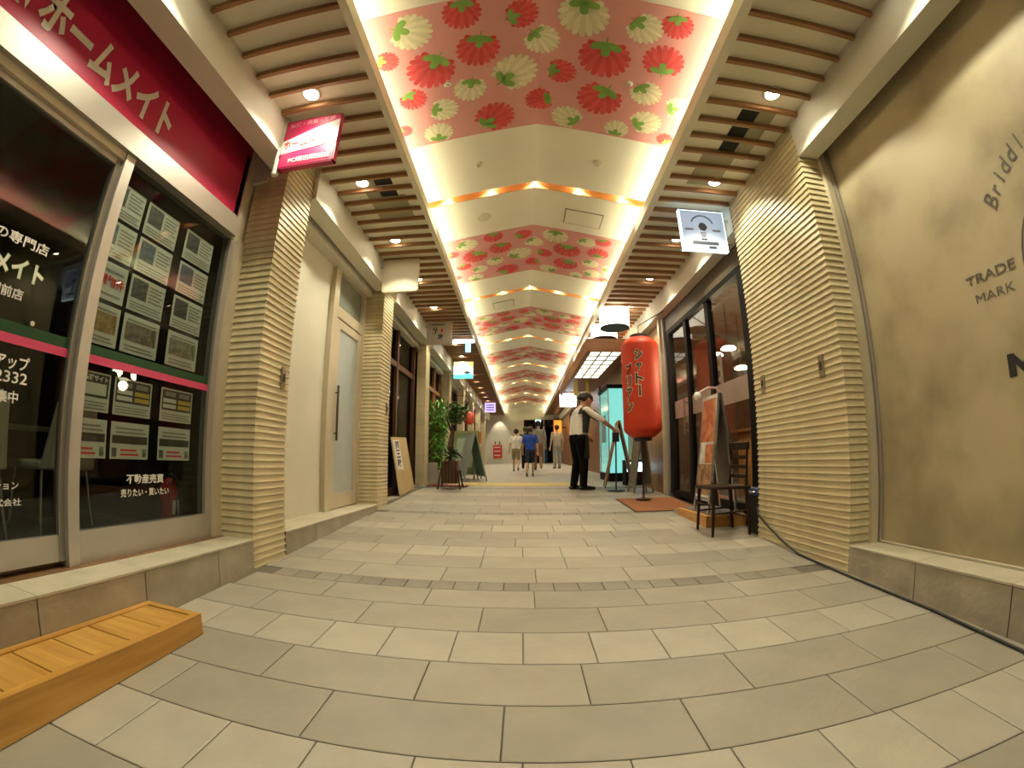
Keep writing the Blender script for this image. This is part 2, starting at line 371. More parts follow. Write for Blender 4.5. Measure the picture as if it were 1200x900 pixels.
# light troughs across the vault
def gable(mb, zlo, zhi, y0, y1):
    for x0, x1 in ((-1.25, XC), (XC, 1.637)):
        mb.prism([(x0, vz(x0)+zlo), (x1, vz(x1)+zlo), (x1, vz(x1)+zhi), (x0, vz(x0)+zhi)], 1, y0, y1)
for k, s in enumerate(SLOTS):
    t = thing('light_trough', 'wooden light trough with five small lamps spanning the gabled ceiling', 'light fitting', (XC, s, 3.99), group='light troughs across the gabled ceiling')
    mb = MB(); gable(mb, 0, 0.16, s-0.012, s-0.001); gable(mb, 0.051, 0.16, s-SLOTW-0.02, s-SLOTW); gable(mb, 0.15, 0.17, s-SLOTW, s-0.012)
    mb.build('channel', M_TROUGH, t)
    for i in range(5):
        x = XC + (i-2)*0.5
        MB().lathe([(0.02, 0), (0.03, 0.03), (0.03, 0.07)], (x, s-0.05, vz(x)+0.09), 12).build('lamp', M_DOWNL, t)
        ld = bpy.data.lights.new('trough_spot', 'SPOT'); ld.energy = TROUGH_W; ld.color = (1.0, 0.92, 0.65); ld.spot_size = 2.0; ld.spot_blend = 0.2; ld.shadow_soft_size = 0.012
        lo_ = bpy.data.objects.new('trough_spot', ld); COL.objects.link(lo_); lo_.parent = t; lo_.location = (x - XC, -0.05, vz(x) + 0.082 - 3.99)

# floral panels
FL = [('r',-0.35,1.93,0.136,-83),('r',0.06,2.01,0.124,164),('r',-0.93,2.2,0.09,-160),('r',-0.64,2.38,0.186,-55),('r',-0.27,2.27,0.165,-76),('r',0.37,2.56,0.123,-176),('r',0.68,2.36,0.198,-90),('r',1.11,2.28,0.156,83),('r',-0.83,2.64,0.113,-115),('r',0.2,2.9,0.127,-10),('r',0.7,2.8,0.189,-68),('r',-0.19,3.04,0.18,138),('r',-0.98,2.98,0.07,-158),('r',1.34,3.12,0.077,53),('r',1.13,1.95,0.111,-104),('c',-0.71,2.0,0.154,-150),('c',0.49,2.01,0.18,-91),('c',0.21,2.26,0.137,-133),('c',0.92,2.03,0.132,-146),('c',0.0,2.56,0.186,144),('c',-0.37,2.66,0.135,-76),('c',-0.61,2.83,0.127,-162),('c',-0.7,3.1,0.13,99),('c',0.45,3.08,0.14,30),('c',1.06,2.64,0.131,-135),('c',1.13,2.97,0.141,148),('c',0.9,3.12,0.11,93),('c',1.36,2.72,0.128,160)]
def flower_mesh(cx, cy, r, ang, kind, base_y):
    mb = MB(); a0 = math.radians(ang) + PI          # petals open away from the leaves
    bxp, byp = cx - 0.50*r*math.cos(a0), cy - 0.50*r*math.sin(a0)
    def P(x, y, d): return (x, min(max(y, 1.815), 3.225) - base_y, vz(x) - d)
    def blob(px, py, a, L, wd, d, n=12, taper=True):
        c, s_ = math.cos(a), math.sin(a); pts = []
        for k in range(n):
            t = 2*PI*(k+0.5)/n; sn = math.sin(t); u = L*(0.5 + 0.5*math.copysign(abs(math.cos(t))**0.8, math.cos(t)))
            wv = wd*math.copysign(abs(sn)**0.7, sn)*((0.18 + 0.95*u/L) if taper else 1)
            pts.append(P(px + c*u - s_*wv, py + s_*u + c*wv, d))
        mb.add(pts, [tuple(range(n))])
    n = 15
    for k in range(n):
        ph = a0 - 2.35 + 4.7*k/(n-1); mb.mat(2 if k % 2 else 0)
        tx, ty = cx + r*math.cos(ph), cy + r*math.sin(ph)
        blob(bxp, byp, math.atan2(ty-byp, tx-bxp), math.hypot(tx-bxp, ty-byp), r*0.16, 0.0072 + 0.0003*(k % 2))
    for k in range(9):
        ph = a0 - 1.9 + 3.8*k/8; mb.mat(0 if k % 2 else 2)
        tx, ty = cx + 0.62*r*math.cos(ph), cy + 0.62*r*math.sin(ph)
        blob(bxp, byp, math.atan2(ty-byp, tx-bxp), math.hypot(tx-bxp, ty-byp), r*0.14, 0.0080)
    mb.mat(1)
    ox, oy = bxp - 0.2*r*math.cos(a0), byp - 0.2*r*math.sin(a0)
    for dt, L, wd in ((-1.2, 0.62, 0.17), (1.2, 0.62, 0.17), (0.0, 0.62, 0.18)):
        blob(ox, oy, a0 + dt, r*L, r*wd, 0.0088, taper=False)
    blob(ox + 0.05*r*math.cos(a0), oy + 0.05*r*math.sin(a0), a0 + PI, r*0.4, r*0.035, 0.0088, taper=False)
    return mb.mesh('flower', [M_FRED if kind == 'r' else M_FCREAM, M_LEAF, M_FRED2 if kind == 'r' else M_FCREAM2])
FLM = [flower_mesh(x, y_, r, a, k, 1.81) for k, x, y_, r, a in FL]
PANELS = [1.81, 5.14] + [8.33 + 3.12*k for k in range(6)]
pm = MB()
for x0, x1 in ((-1.25, XC), (XC, 1.637)):
    pm.prism([(x0, vz(x0)-0.006), (x1, vz(x1)-0.006), (x1, vz(x1)), (x0, vz(x0))], 1, 0, 1.42)
PM = pm.mesh('floral_panel', M_FPINK)
for py in PANELS:
    if py + 1.42 > Y_BACK: continue
    o = link('floral_panel', PM, ceiling, loc=(0, py, 0))
    for k, me in enumerate(FLM): link('flower', me, o, loc=(0, 0, 0))
# ceiling fittings: sprinklers, speaker grilles, access hatches
M_FIT = mat('fitting_white', (0.55, 0.50, 0.36), 0.5, vary=0.03)
def ring(name, label, cat, x, y_, r, group=None, ph=0.01):
    t = thing(name, label, cat, (x, y_, vz(x)), group=group)
    sl = math.copysign(0.197, -(x - XC))
    t.rotation_euler = (0, -sl, 0)
    MB().lathe([(r*0.82, -0.012), (r, -0.006), (r, 0.0)], (0, 0, 0), 20).build('rim', M_FIT, t, local=True)
    MB().lathe([(r*0.35, -0.03), (r*0.4, -0.02), (r*0.4, -0.011)], (0, 0, 0), 12).build('nozzle', M_STEEL, t, local=True)
for x, y_, l in ((-0.40, 3.68, 'round sprinkler head on the plain ceiling strip left of the ridge'), (0.81, 3.67, 'round sprinkler head on the plain ceiling strip right of the ridge'),
              (-0.54, 2.56, 'small sprinkler head among the flowers left of the ridge'), (0.91, 2.57, 'small sprinkler head among the flowers right of the ridge')):
    ring('sprinkler', l, 'sprinkler', x, y_, 0.03 if 'small' in l else 0.045)
t = thing('ceiling_speaker', 'flat round ceiling speaker grille behind the first wooden trough', 'speaker', (-0.43, 4.73, vz(-0.43))); t.rotation_euler = (0, -0.197, 0)
MB().lathe([(0.085, -0.008), (0.095, 0)], (0, 0, 0), 24).build('grille', M_FIT, t, local=True)
M_LINE = mat('hatch_line', (0.25, 0.22, 0.15), 0.7, vary=0.1)
for x0, x1, y0, y1, l in ((0.565, 1.03, 4.62, 4.95, 'square ceiling access hatch behind the first wooden trough, right of the ridge'), (-0.52, -0.12, 7.75, 8.08, 'square ceiling access hatch behind the second wooden trough, left of the ridge')):
    t = thing('access_hatch', l, 'hatch', (x0, y0, vz(x0)))
    def hz(x, d): return vz(x) - d
    mb = MB()
    mb.hexa([(x0, y0, hz(x0, .008)), (x1, y0, hz(x1, .008)), (x1, y1, hz(x1, .008)), (x0, y1, hz(x0, .008)), (x0, y0, hz(x0, 0)), (x1, y0, hz(x1, 0)), (x1, y1, hz(x1, 0)), (x0, y1, hz(x0, 0))])
    mb.build('frame', M_LINE, t)
    e = 0.014; x0 += e; x1 -= e; y0 += e; y1 -= e; mb = MB()
    mb.hexa([(x0, y0, hz(x0, .011)), (x1, y0, hz(x1, .011)), (x1, y1, hz(x1, .011)), (x0, y1, hz(x0, .011)), (x0, y0, hz(x0, .007)), (x1, y0, hz(x1, .007)), (x1, y1, hz(x1, .007)), (x0, y1, hz(x0, .007))])
    mb.build('door', M_VAULT, t)

# downlights
def downlight(x, y_, side, power=SPOT_W):
    t = thing('downlight', 'round recessed downlight between the slats of the %s soffit' % side, 'downlight', (x, y_, Z_SOF), group='downlights in the %s slatted soffit' % side)
    MB().lathe([(0.062, -0.012), (0.075, -0.008), (0.078, 0.0)], (x, y_, Z_SOF), 24).build('rim', M_FIT, t)
    MB().lathe([(0.02, -0.02), (0.052, -0.0165), (0.058, -0.0115)], (x, y_, Z_SOF), 24).build('lens', M_DOWNL, t)
    ld = bpy.data.lights.new('downlight_spot', 'SPOT'); ld.energy = power; ld.color = WARM; ld.spot_size = math.radians(112); ld.spot_blend = 0.4; ld.shadow_soft_size = 0.045
    o = bpy.data.objects.new('downlight_spot', ld); COL.objects.link(o); o.parent = t; o.location = (0, 0, -0.035)
for k in range(-3, 19):
    downlight(-1.475, 2.17 + 1.185*k, 'left'); downlight(1.89, 2.19 + 1.185*k, 'right')

# ------------------------------------------------------------------ beams
trim_n = [0]
def trim(mb, m):
    trim_n[0] += 1; return struct(mb.build('trim_%d' % trim_n[0], m))
LP = [(2.62, 3.06), (5.31, 5.75), (8.12, 8.46), (10.9, 11.24), (13.65, 13.99), (16.4, 16.74), (19.15, 19.5), (21.9, 22.25)]   # left pillars
RP = [(2.47, 3.72)]
ya = Y0
for a, b in LP + [(Y_BACK, Y_BACK)]:
    trim(MB().box(-1.955, -1.775, ya, a, Z_BEAM, Z_SOF), M_BEIGE); ya = b
trim(MB().box(2.185, 2.36, Y0, 2.47, Z_BEAM, Z_SOF), M_BEIGE)
trim(MB().box(2.185, 2.36, 3.72, Y_BACK, Z_BEAM, Z_SOF), M_BEIGE)

# ------------------------------------------------------------------ ribbed tile pillars
def pillar(x0, x1, y0, y1, label, z1=3.53, courses=True, face='left', plates=()):
    """x0..x1 body; face left: shows +x side, face right: shows -x side"""
    zb = fz(y0) - 0.04
    t = thing('tiled_pillar', label, 'pillar', ((x0+x1)/2, (y0+y1)/2, fz(y0)))
    e = 0.010
    bx('core', M_RIB, t, x0 + (e if face == 'right' else 0), x1 - (e if face == 'left' else 0), y0+e, y1-e, zb, z1)
    def course(z):
        f0, f1 = (x0, x1) if face == 'left' else (x0, x1)
        tx0, tx1 = (f0, f1-e) if face == 'left' else (f0+e, f1)
        p = [(f0, y0, z), (f1, y0, z), (f1, y1, z), (f0, y1, z), (tx0, y0+e, z+0.0455), (tx1, y0+e, z+0.0455), (tx1, y1-e, z+0.0455), (tx0, y1-e, z+0.0455)]
        return p
    n = int((z1 - zb)/0.05)
    L = t.location
    if courses:
        me = MB().hexa([(a-L[0], b-L[1], c) for a, b, c in course(0)]).mesh('tile_course', M_RIB)
        for k in range(n): link('tile_course', me, t, loc=(0, 0, zb + k*0.05 - L[2]))
    else:
        mb = MB()
        for k in range(n): mb.hexa(course(zb + k*0.05))
        o = mb.build('tile_cladding', M_RIB, t); o['kind'] = 'stuff'
    return t
def plate(label, x, y_, z, nx):
    t = thing('socket_plate', label, 'socket cover', (x, y_, z))
    bx('cover', mat('plate_bronze', (0.30, 0.24, 0.15), 0.4, 0.4, vary=0.1), t, x - 0.008, x + 0.008, y_-0.028, y_+0.028, z-0.085, z+0.085, bevel=0.004)
    xx = x + 0.011*nx
    bx('slot', M_DARK, t, xx-0.004, xx+0.004, y_-0.012, y_+0.012, z-0.03, z+0.03)
pillar(-2.12, -1.815, 2.62, 3.06, 'ribbed beige tile pillar beside the crimson shop sign')
pillar(-2.12, -1.815, 5.31, 5.75, 'ribbed beige tile pillar between the frosted door and the dark wood front')
pillar(-2.02, -1.84, 8.12, 8.46, 'slim ribbed tile pillar beside the leaning wooden board')
for k, (a, b) in enumerate(LP[3:]):
    pillar(-2.05, -1.84, a, b, ['slim ribbed tile pillar behind the potted tree', 'slim ribbed tile pillar beside the red paper lantern', 'slim ribbed tile pillar one bay beyond the red paper lantern', 'slim ribbed tile pillar two bays beyond the red paper lantern', 'slim ribbed tile pillar next to the rear wall of the arcade'][k], courses=False)
pillar(2.185, 2.36, 2.47, 3.72, 'broad ribbed beige tile pillar between the plaster wall and restaurant glass', face='right')
plate('small metal socket cover on the broad pillar, close to its corner edge', 2.182, 2.70, 1.555, -1)
plate('small metal socket cover on the broad pillar, next to the restaurant glass', 2.182, 3.545, 1.565, -1)
plate('small metal socket cover on the ribbed pillar beside the crimson sign', -1.812, 2.95, 1.53, 1)
plate('small metal socket cover on the pillar next to the frosted door', -1.812, 5.62, 1.6, 1)

# ------------------------------------------------------------------ walls
struct(MB().box(-2.3, -2.16, Y0, 2.6, 3.3, 3.6).box(-2.4, -2.0, 2.6, Y_BACK, 3.1, 3.6).box(-2.3, -2.12, 3.06, 4.25, 0.3, 3.15).box(-2.3, -2.13, 4.24, 4.30, 0.3, 3.15)
       .build('wall_left', M_BEIGE))
struct(MB().box(2.46, 2.7, Y0, 2.5, 0.05, 3.6).build('wall_right', M_CONC))
trim(MB().box(2.36, 2.42, 2.44, 2.50, 0.318, 3.5).box(2.36, 2.46, 2.485, 2.6, 0.318, 3.5), M_FRAME)
trim(MB().box(2.428, 2.452, 2.43, 2.50, 0.318, 3.5), M_ALU)

# stone clad base steps
def base(name, x_front, x_back, y0, y1, ztop, joints, capw, m=M_STONE):
    s = 1 if x_front > x_back else -1
    core = struct(MB().hexa([(x_front - s*0.02, y0, fz(y0)-0.1), (x_back, y0, fz(y0)-0.1), (x_back, y1, fz(y1)-0.1), (x_front - s*0.02, y1, fz(y1)-0.1),
                             (x_front - s*0.02, y0, ztop-0.012), (x_back, y0, ztop-0.012), (x_back, y1, ztop-0.012), (x_front - s*0.02, y1, ztop-0.012)] if s < 0 else
                            [(x_back, y0, fz(y0)-0.1), (x_front - s*0.02, y0, fz(y0)-0.1), (x_front - s*0.02, y1, fz(y1)-0.1), (x_back, y1, fz(y1)-0.1),
                             (x_back, y0, ztop-0.012), (x_front - s*0.02, y0, ztop-0.012), (x_front - s*0.02, y1, ztop-0.012), (x_back, y1, ztop-0.012)]).build(name, M_GROUT))
    ys = [y0] + joints + [y1]
    for a, b in zip(ys, ys[1:]):
        if b - a < 0.03: continue
        xa, xb = sorted((x_front, x_front - s*0.025))
        MB().hexa([(xa, a+0.003, fz(a)-0.06), (xb, a+0.003, fz(a)-0.06), (xb, b-0.003, fz(b)-0.06), (xa, b-0.003, fz(b)-0.06),
                   (xa, a+0.003, ztop-0.016), (xb, a+0.003, ztop-0.016), (xb, b-0.003, ztop-0.016), (xa, b-0.003, ztop-0.016)]).build('stone_tile', m, core)
        xa, xb = sorted((x_front + s*0.004, x_front - s*capw))
        bx('cap_tile', M_CAP, core, xa, xb, a+0.002, b-0.002, ztop-0.012, ztop)
    return core
base('baseboard_left', XL, -2.3, Y0, 2.62, 0.352, [-0.77, -0.17, 0.43, 1.03, 1.63, 2.23], 0.25)
struct(bx('trim_sill_left', wood('sill_wood', (0.16, 0.08, 0.035), (0.24, 0.125, 0.055), axis=1), None, -2.32, -2.066, Y0, 2.62, 0.33, 0.3535))
base('baseboard_left_rear', XL, -2.3, 3.06, 5.31, 0.345, [3.6, 4.2, 4.8], 0.48)
base('baseboard_right', XR, 2.7, Y0, 2.47, 0.318, [-0.52, 0.08, 0.69, 1.29, 1.89], 0.24)
struct(bx('trim_ledge_right', M_CAP, None, 2.43, 2.50, Y0, 2.44, 0.3, 0.33))
bx('stone_tile', M_STONE, bpy.data.objects['floor'], 2.36, 2.39, 3.72, 4.2, 0.1, 0.40)

# ------------------------------------------------------------------ estate agent shop (left)
XF = -2.13
fascia = thing('fascia_sign', 'crimson shop fascia board with grey katakana letters above the glass front', 'shop sign', (-2.2, 0.6, 2.68))
bx('board', M_PINK, fascia, -2.22, -2.15, Y0, 2.525, 2.66, 3.53)
text('letter_row', 'ホームメイト', M_SILVERTXT, fascia, (-2.147, 0.605, 2.81), (0, 1, 0), (0, 0, 1), 1.045, 0.262, bold=0.04)
text('letter_row', '国', M_SILVERTXT, fascia, (-2.147, 0.31, 2.82), (0, 1, 0), (0, 0, 1), 0.24, 0.235, bold=0.03)
hd = struct(MB().box(-2.2, -2.075, Y0, 2.47, 2.525, 2.68).build('trim_header', M_ALU))
trim(MB().box(-2.25, -2.15, 2.47, 2.52, 2.6, 3.3).box(-2.25, -2.10, 2.535, 2.66, 0.353, 2.53).box(-2.25, -2.14, 2.527, 2.66, 2.53, 3.5), M_FRAME)
trim(MB().box(-2.25, -2.12, 2.66, 2.69, 0.353, 3.3), M_DARK)
trim(MB().box(-2.15, -2.10, 2.69, 2.75, 0.353, 3.3), M_FRAME)
# fixed window
win = thing('window_1', '', ''); del win['label']; del win['category']; struct(win); win.location = (XF, 1.96, 0.353)
bx('bottom_rail', M_ALU, win, -2.19, -2.125, 1.455, 2.56, 0.353, 0.517)
bx('stile', M_ALU, win, -2.19, -2.125, 2.472, 2.56, 0.517, 2.525)
bx('mullion', M_ALU, win, -2.20, -2.10, 1.385, 1.455, 0.353, 2.525, bevel=0.004)
bx('pane', M_GLASS, win, -2.156, -2.150, 1.455, 2.472, 0.517, 2.525)
bx('green_stripe', M_GREEN, win, -2.1495, -2.1485, 1.456, 2.471, 1.405, 1.455)
bx('pink_stripe', M_PINKSTRIPE, win, -2.1485, -2.1475, 1.456, 2.471, 1.362, 1.405)
text('lettering', '不動産売買', M_WHITE, win, (-2.148, 1.80, 0.742), (0, 1, 0), (0, 0, 1), 0.30, 0.056, bold=0.02)
text('lettering', '売りたい・買いたい', M_WHITE, win, (-2.148, 1.762, 0.670), (0, 1, 0), (0, 0, 1), 0.382, 0.046, bold=0.015)
# sliding door
door = thing('door_1', '', ''); del door['label']; del door['category']; struct(door); door.location = (XF, 0.9, 0.353)
bx('bottom_rail', M_ALU, door, -2.175, -2.135, 0.30, 1.385, 0.385, 0.512)
bx('top_rail', M_ALU, door, -2.175, -2.135, 0.30, 1.385, 2.44, 2.475)
bx('stile', mat('door_stile', (0.30, 0.28, 0.25), 0.35, 0.6, vary=0.05), door, -2.175, -2.13, 1.352, 1.386, 0.385, 2.475)
bx('stile', M_ALU, door, -2.175, -2.13, 0.28, 0.33, 0.385, 2.475)
bx('track_cover', M_FRAME, door, -2.2, -2.11, Y0, 1.385, 2.475, 2.525)
bx('pane', M_GLASS, door, -2.158, -2.152, 0.33, 1.352, 0.512, 2.44)
bx('green_stripe', M_GREEN, door, -2.1515, -2.1505, 0.33, 1.351, 1.400, 1.452)
bx('pink_stripe', M_PINKSTRIPE, door, -2.1505, -2.1495, 0.33, 1.351, 1.358, 1.400)
for body, y0, y1, z0, z1, m, bo in (('さがしの専門店', 0.64, 1.137, 1.79, 1.845, M_WHITE, 0.02), ('駅前店', 0.89, 1.061, 1.55, 1.602, M_WHITE, 0.02),
                               ('アップ', 0.985, 1.155, 1.248, 1.312, M_WHITE, 0.02), ('-2332', 0.965, 1.154, 1.19, 1.24, M_WHITE, 0.012), ('募集中', 0.95, 1.118, 1.103, 1.157, M_WHITE, 0.02),
                               ('マンション', 0.94, 1.148, 0.733, 0.766, M_WHITE, 0.015), ('株式会社', 0.985, 1.162, 0.661, 0.693, M_WHITE, 0.015)):
    text('lettering', body, m, door, (-2.149, y0, z0), (0, 1, 0), (0, 0, 1), y1-y0, z1-z0, bold=bo)
text('lettering', 'ホームメイト', mat('lime_shadow', (0.45, 0.62, 0.25), 0.5, vary=0.05), door, (-2.1502, 0.597, 1.641), (0, 1, 0), (0, 0, 1), 0.55, 0.099, bold=0.05)
text('lettering', 'ホームメイト', M_WHITE, door, (-2.149, 0.60, 1.645), (0, 1, 0), (0, 0, 1), 0.542, 0.09, bold=0.025)
MB().tube([(-2.13, 1.12, 1.462), (-2.118, 1.12, 1.462)], 0.012, 12).build('lock', M_STEEL, door)
bx('side_panel', M_ALU, door, -2.18, -2.13, Y0, 0.28, 0.353, 2.475)

# posters behind the window pane
M_PAPER = mat('paper', (0.66, 0.64, 0.57), 0.6, vary=0.03, scale=3)
def photo_mat(name, c1, c2, sc=25):
    return mat(name, c1, 0.5, scale=sc, col2=c2, detail=2, coord='Object')
PH = [photo_mat('photo_dark', (0.04, 0.04, 0.05), (0.16, 0.15, 0.14)), photo_mat('photo_blue', (0.05, 0.07, 0.10), (0.18, 0.22, 0.28)),
      photo_mat('photo_amber', (0.25, 0.13, 0.03), (0.50, 0.36, 0.16)), photo_mat('photo_floor', (0.10, 0.07, 0.05), (0.35, 0.28, 0.2)), photo_mat('photo_green', (0.08, 0.12, 0.05), (0.4, 0.38, 0.3))]
M_BROWNPRINT = mat('brown_print', (0.07, 0.055, 0.04), 0.6, vary=0.1)
M_YELLOWPRINT = mat('yellow_print', (0.62, 0.42, 0.08), 0.6, vary=0.1)
M_GREYLINE = mat('grey_line', (0.30, 0.28, 0.25), 0.6, vary=0.1)
def poster(label, y0, y1, z0, z1, items):
    t = thing('poster', label, 'poster', (-2.166, (y0+y1)/2, z0), group='paper sheets in the estate agent window')
    t = bx('sheet', M_PAPER, t, -2.168, -2.165, y0, y1, z0, z1)
    W, Hh = y1-y0, z1-z0
    for it in items:
        k, a, b, c, d = it[:5]
        if k == 't':
            text('heading', it[5], it[6], t, (-2.1615, y0+a*W, z0+b*Hh), (0, 1, 0), (0, 0, 1), (c-a)*W, (d-b)*Hh, bold=0.03)
        else:
            n = {'p': 'photo', 'l': 'text_line', 'b': 'band'}[k]
            bx(n, it[5], t, -2.165, -2.1635 + (0.001 if len(it) > 6 else 0), y0+a*W, y0+c*W, z0+b*Hh, z0+d*Hh)
def lines(x0, x1, z0, z1, n, m=None): return [('l', x0, z0+(z1-z0)*k/n, x1 - (0.06 if k % 2 else 0), z0+(z1-z0)*(k+0.42)/n, m or M_GREYLINE) for k in range(n)]
COLS = [(1.39, 1.66, 'beside the silver mullion'), (1.69, 1.975, 'of the middle column'), (2.055, 2.345, 'beside the right window stile')]
ROWS = [(2.185, 2.395), (1.95, 2.16), (1.715, 1.925), (1.47, 1.69)]
ordn = ['top', 'second', 'third', 'fourth']
for ci, (y0, y1, where) in enumerate(COLS):
    for ri, (z0, z1) in enumerate(ROWS):
        if (ci, ri) == (0, 2):
            it = [('t', 0.05, 0.36, 0.95, 0.66, '売買物件', M_REDTXT)] + lines(0.1, 0.9, 0.74, 0.9, 1) + lines(0.1, 0.9, 0.12, 0.26, 1); lab = 'white sheet with large red kanji heading '
        elif ri == 3:
            it = [('p', 0.07, 0.32, 0.93, 0.80, PH[[2, 3, 4][ci]])] + lines(0.1, 0.9, 0.84, 0.94, 1) + lines(0.1, 0.9, 0.08, 0.26, 2); lab = ['white sheet with wide amber room photo ', 'white sheet with wide brown interior photo ', 'sheet with green and grey floor plan '][ci]
        else:
            it = [('p', 0.06, 0.36, 0.48, 0.92, PH[(ci*2+ri) % 2])] + lines(0.54, 0.95, 0.40, 0.92, 5) + lines(0.06, 0.95, 0.06, 0.30, 3); lab = 'white property sheet with dark building photo '
        poster(lab + ('%s ' % ordn[ri]) + ('from the top ' if ri else '') + where, y0, y1, z0, z1, it)
for ci, (y0, y1, where) in enumerate(COLS):
    z0, z1 = 1.12, 1.326
    if ci == 0:
        it = [('b', 0.04, 0.36, 0.96, 0.95, M_BROWNPRINT), ('b', 0.1, 0.42, 0.9, 0.72, M_PAPER, 1), ('t', 0.08, 0.76, 0.92, 0.92, '物件情報サイト', M_WHITE)] + lines(0.06, 0.94, 0.06, 0.30, 3)
    else:
        it = [('b', 0.04, 0.34, 0.96, 0.95, M_BROWNPRINT), ('b', 0.07, 0.40, 0.47, 0.52, M_PAPER, 1), ('b', 0.07, 0.57, 0.47, 0.69, M_PAPER, 1), ('b', 0.53, 0.40, 0.93, 0.52, M_YELLOWPRINT, 1), ('b', 0.53, 0.57, 0.93, 0.69, M_YELLOWPRINT, 1), ('b', 0.12, 0.76, 0.45, 0.90, M_GREYLINE, 1), ('b', 0.55, 0.76, 0.88, 0.90, M_GREYLINE, 1)] + lines(0.06, 0.94, 0.06, 0.28, 3)
    poster(['brown-framed sheet under the pink stripe ', 'brown sheet with yellow boxes under the pink stripe ', 'brown and yellow box sheet under the pink stripe '][ci] + where, y0, y1, z0, z1, it)
    it = [('b', 0.04, 0.42, 0.96, 0.64, M_BROWNPRINT), ('p', 0.04, 0.06, 0.16, 0.30, PH[0]), ('p', 0.84, 0.06, 0.95, 0.30, PH[4])] + lines(0.12, 0.9, 0.70, 0.92, 2) + lines(0.26, 0.74, 0.10, 0.34, 2, M_REDTXT)
    poster('lowest white sheet with brown centre band ' + where, y0, y1, 0.88, 1.083, it)

# shop interior
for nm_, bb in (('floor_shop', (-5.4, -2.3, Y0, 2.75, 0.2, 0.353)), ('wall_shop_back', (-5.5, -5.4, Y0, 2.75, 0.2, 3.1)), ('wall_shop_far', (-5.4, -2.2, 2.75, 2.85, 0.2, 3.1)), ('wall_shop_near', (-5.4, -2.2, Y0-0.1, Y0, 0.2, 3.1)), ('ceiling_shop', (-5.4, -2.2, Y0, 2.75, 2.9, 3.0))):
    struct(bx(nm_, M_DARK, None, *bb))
M_SEATF = mat('pale_vinyl', (0.50, 0.46, 0.33), 0.6, vary=0.05)
def office_chair(label, x, y_, rz):
    t = thing('reception_chair', label, 'chair', (x, y_, 0.353), rz, group='pale chairs inside the estate agent')
    MB().hexa([(-.22, -.22, .42), (.22, -.22, .42), (.22, .22, .42), (-.22, .22, .42), (-.22, -.22, .48), (.22, -.22, .48), (.22, .22, .48), (-.22, .22, .48)]).build('seat', M_SEATF, t, local=True, bevel=0.02)
    MB().hexa([(-.24, -.21, .42), (-.19, -.21, .42), (-.19, .21, .42), (-.24, .21, .42), (-.32, -.16, .86), (-.28, -.16, .86), (-.28, .16, .86), (-.32, .16, .86)]).build('backrest', M_SEATF, t, local=True, bevel=0.015)
    for sx in (-1, 1):
        for sy in (-1, 1): MB().tube([(sx*.18, sy*.18, .42), (sx*.22, sy*.21, 0)], 0.011, 8).build('leg', M_STEEL, t, local=True)
office_chair('pale chair behind the glass sliding door, with its seat to the desk', -3.15, 1.27, PI)
office_chair('pale chair at the near end of the reception desk', -3.15, 0.62, PI)
office_chair('pale chair behind the lowest posters by the mullion', -3.15, 1.93, PI)
t = thing('reception_desk', 'low dark reception desk with white top inside the estate agent', 'desk', (-3.9, 1.6, 0.353))
bx('top', M_SEATF, t, -4.2, -3.6, 0.6, 2.4, 1.03, 1.07); bx('panel', M_DARKWOOD, t, -4.15, -3.7, 0.65, 2.35, 0.353, 1.03)
t = thing('fire_extinguisher', 'red fire extinguisher standing inside the shop window corner', 'extinguisher', (-2.42, 2.42, 0.353))
M_EXT = mat('extinguisher_red', (0.45, 0.02, 0.02), 0.35, vary=0.05)
MB().lathe([(.06, 0), (.065, .02), (.065, .32), (.045, .38), (.02, .40)], (-2.42, 2.42, .353), 20).build('cylinder', M_EXT, t, smooth=True)
MB().lathe([(.02, .40), (.02, .44)], (-2.42, 2.42, .353), 10).box(-2.46, -2.40, 2.41, 2.43, .79, .81).build('valve', M_DARKMETAL, t)
MB().tube([(-2.40, 2.42, .78), (-2.34, 2.42, .74), (-2.345, 2.42, .5)], 0.01).build('hose', M_BLACK, t)
bx('label_band', M_WHITE, t, -2.36, -2.352, 2.39, 2.45, .5, .6)

# ------------------------------------------------------------------ wooden step box
t = thing('step_box', 'varnished pine step box with framed plank top on the paving', 'step', (-1.635, 0.7, 0.03))
zt = 0.18; yn, yf = -0.35, 1.635; xa, xb = -1.812, -1.455
def hexz(x0, x1, y0, y1, top, dz=-0.006): return MB().hexa([(x0, y0, fz(y0)+dz), (x1, y0, fz(y0)+dz), (x1, y1, fz(y1)+dz), (x0, y1, fz(y1)+dz), (x0, y0, top), (x1, y0, top), (x1, y1, top), (x0, y1, top)])
hexz(xb-0.022, xb, yn, yf, zt-0.001, 0.002).build('front_board', M_PINE, t, bevel=0.003)
hexz(xa, xa+0.022, yn, yf, zt-0.001, 0.002).build('back_board', M_PINE, t)
hexz(xa+0.022, xb-0.022, yf-0.022, yf, zt-0.001, 0.002).build('end_board', M_PINEX, t, bevel=0.003)
hexz(xa+0.022, xb-0.022, yn, yn+0.022, zt-0.001, 0.002).build('end_board', M_PINEX, t, bevel=0.003)
for x0, x1 in ((xa, xa+0.04), (xb-0.04, xb)): bx('edge_strip', M_PINE, t, x0, x1, yn, yf, zt-0.001, zt+0.008, bevel=0.002)
bx('edge_strip', M_PINEX, t, xa+0.04, xb-0.04, yf-0.04, yf, zt-0.001, zt+0.008, bevel=0.002)
y = yf - 0.042
while y > yn + 0.03:
    a = max(yn, y - 0.178); bx('plank', M_PINEX, t, xa+0.042, xb-0.042, a+0.002, y-0.002, zt-0.02, zt+0.003, bevel=0.003); y -= 0.18

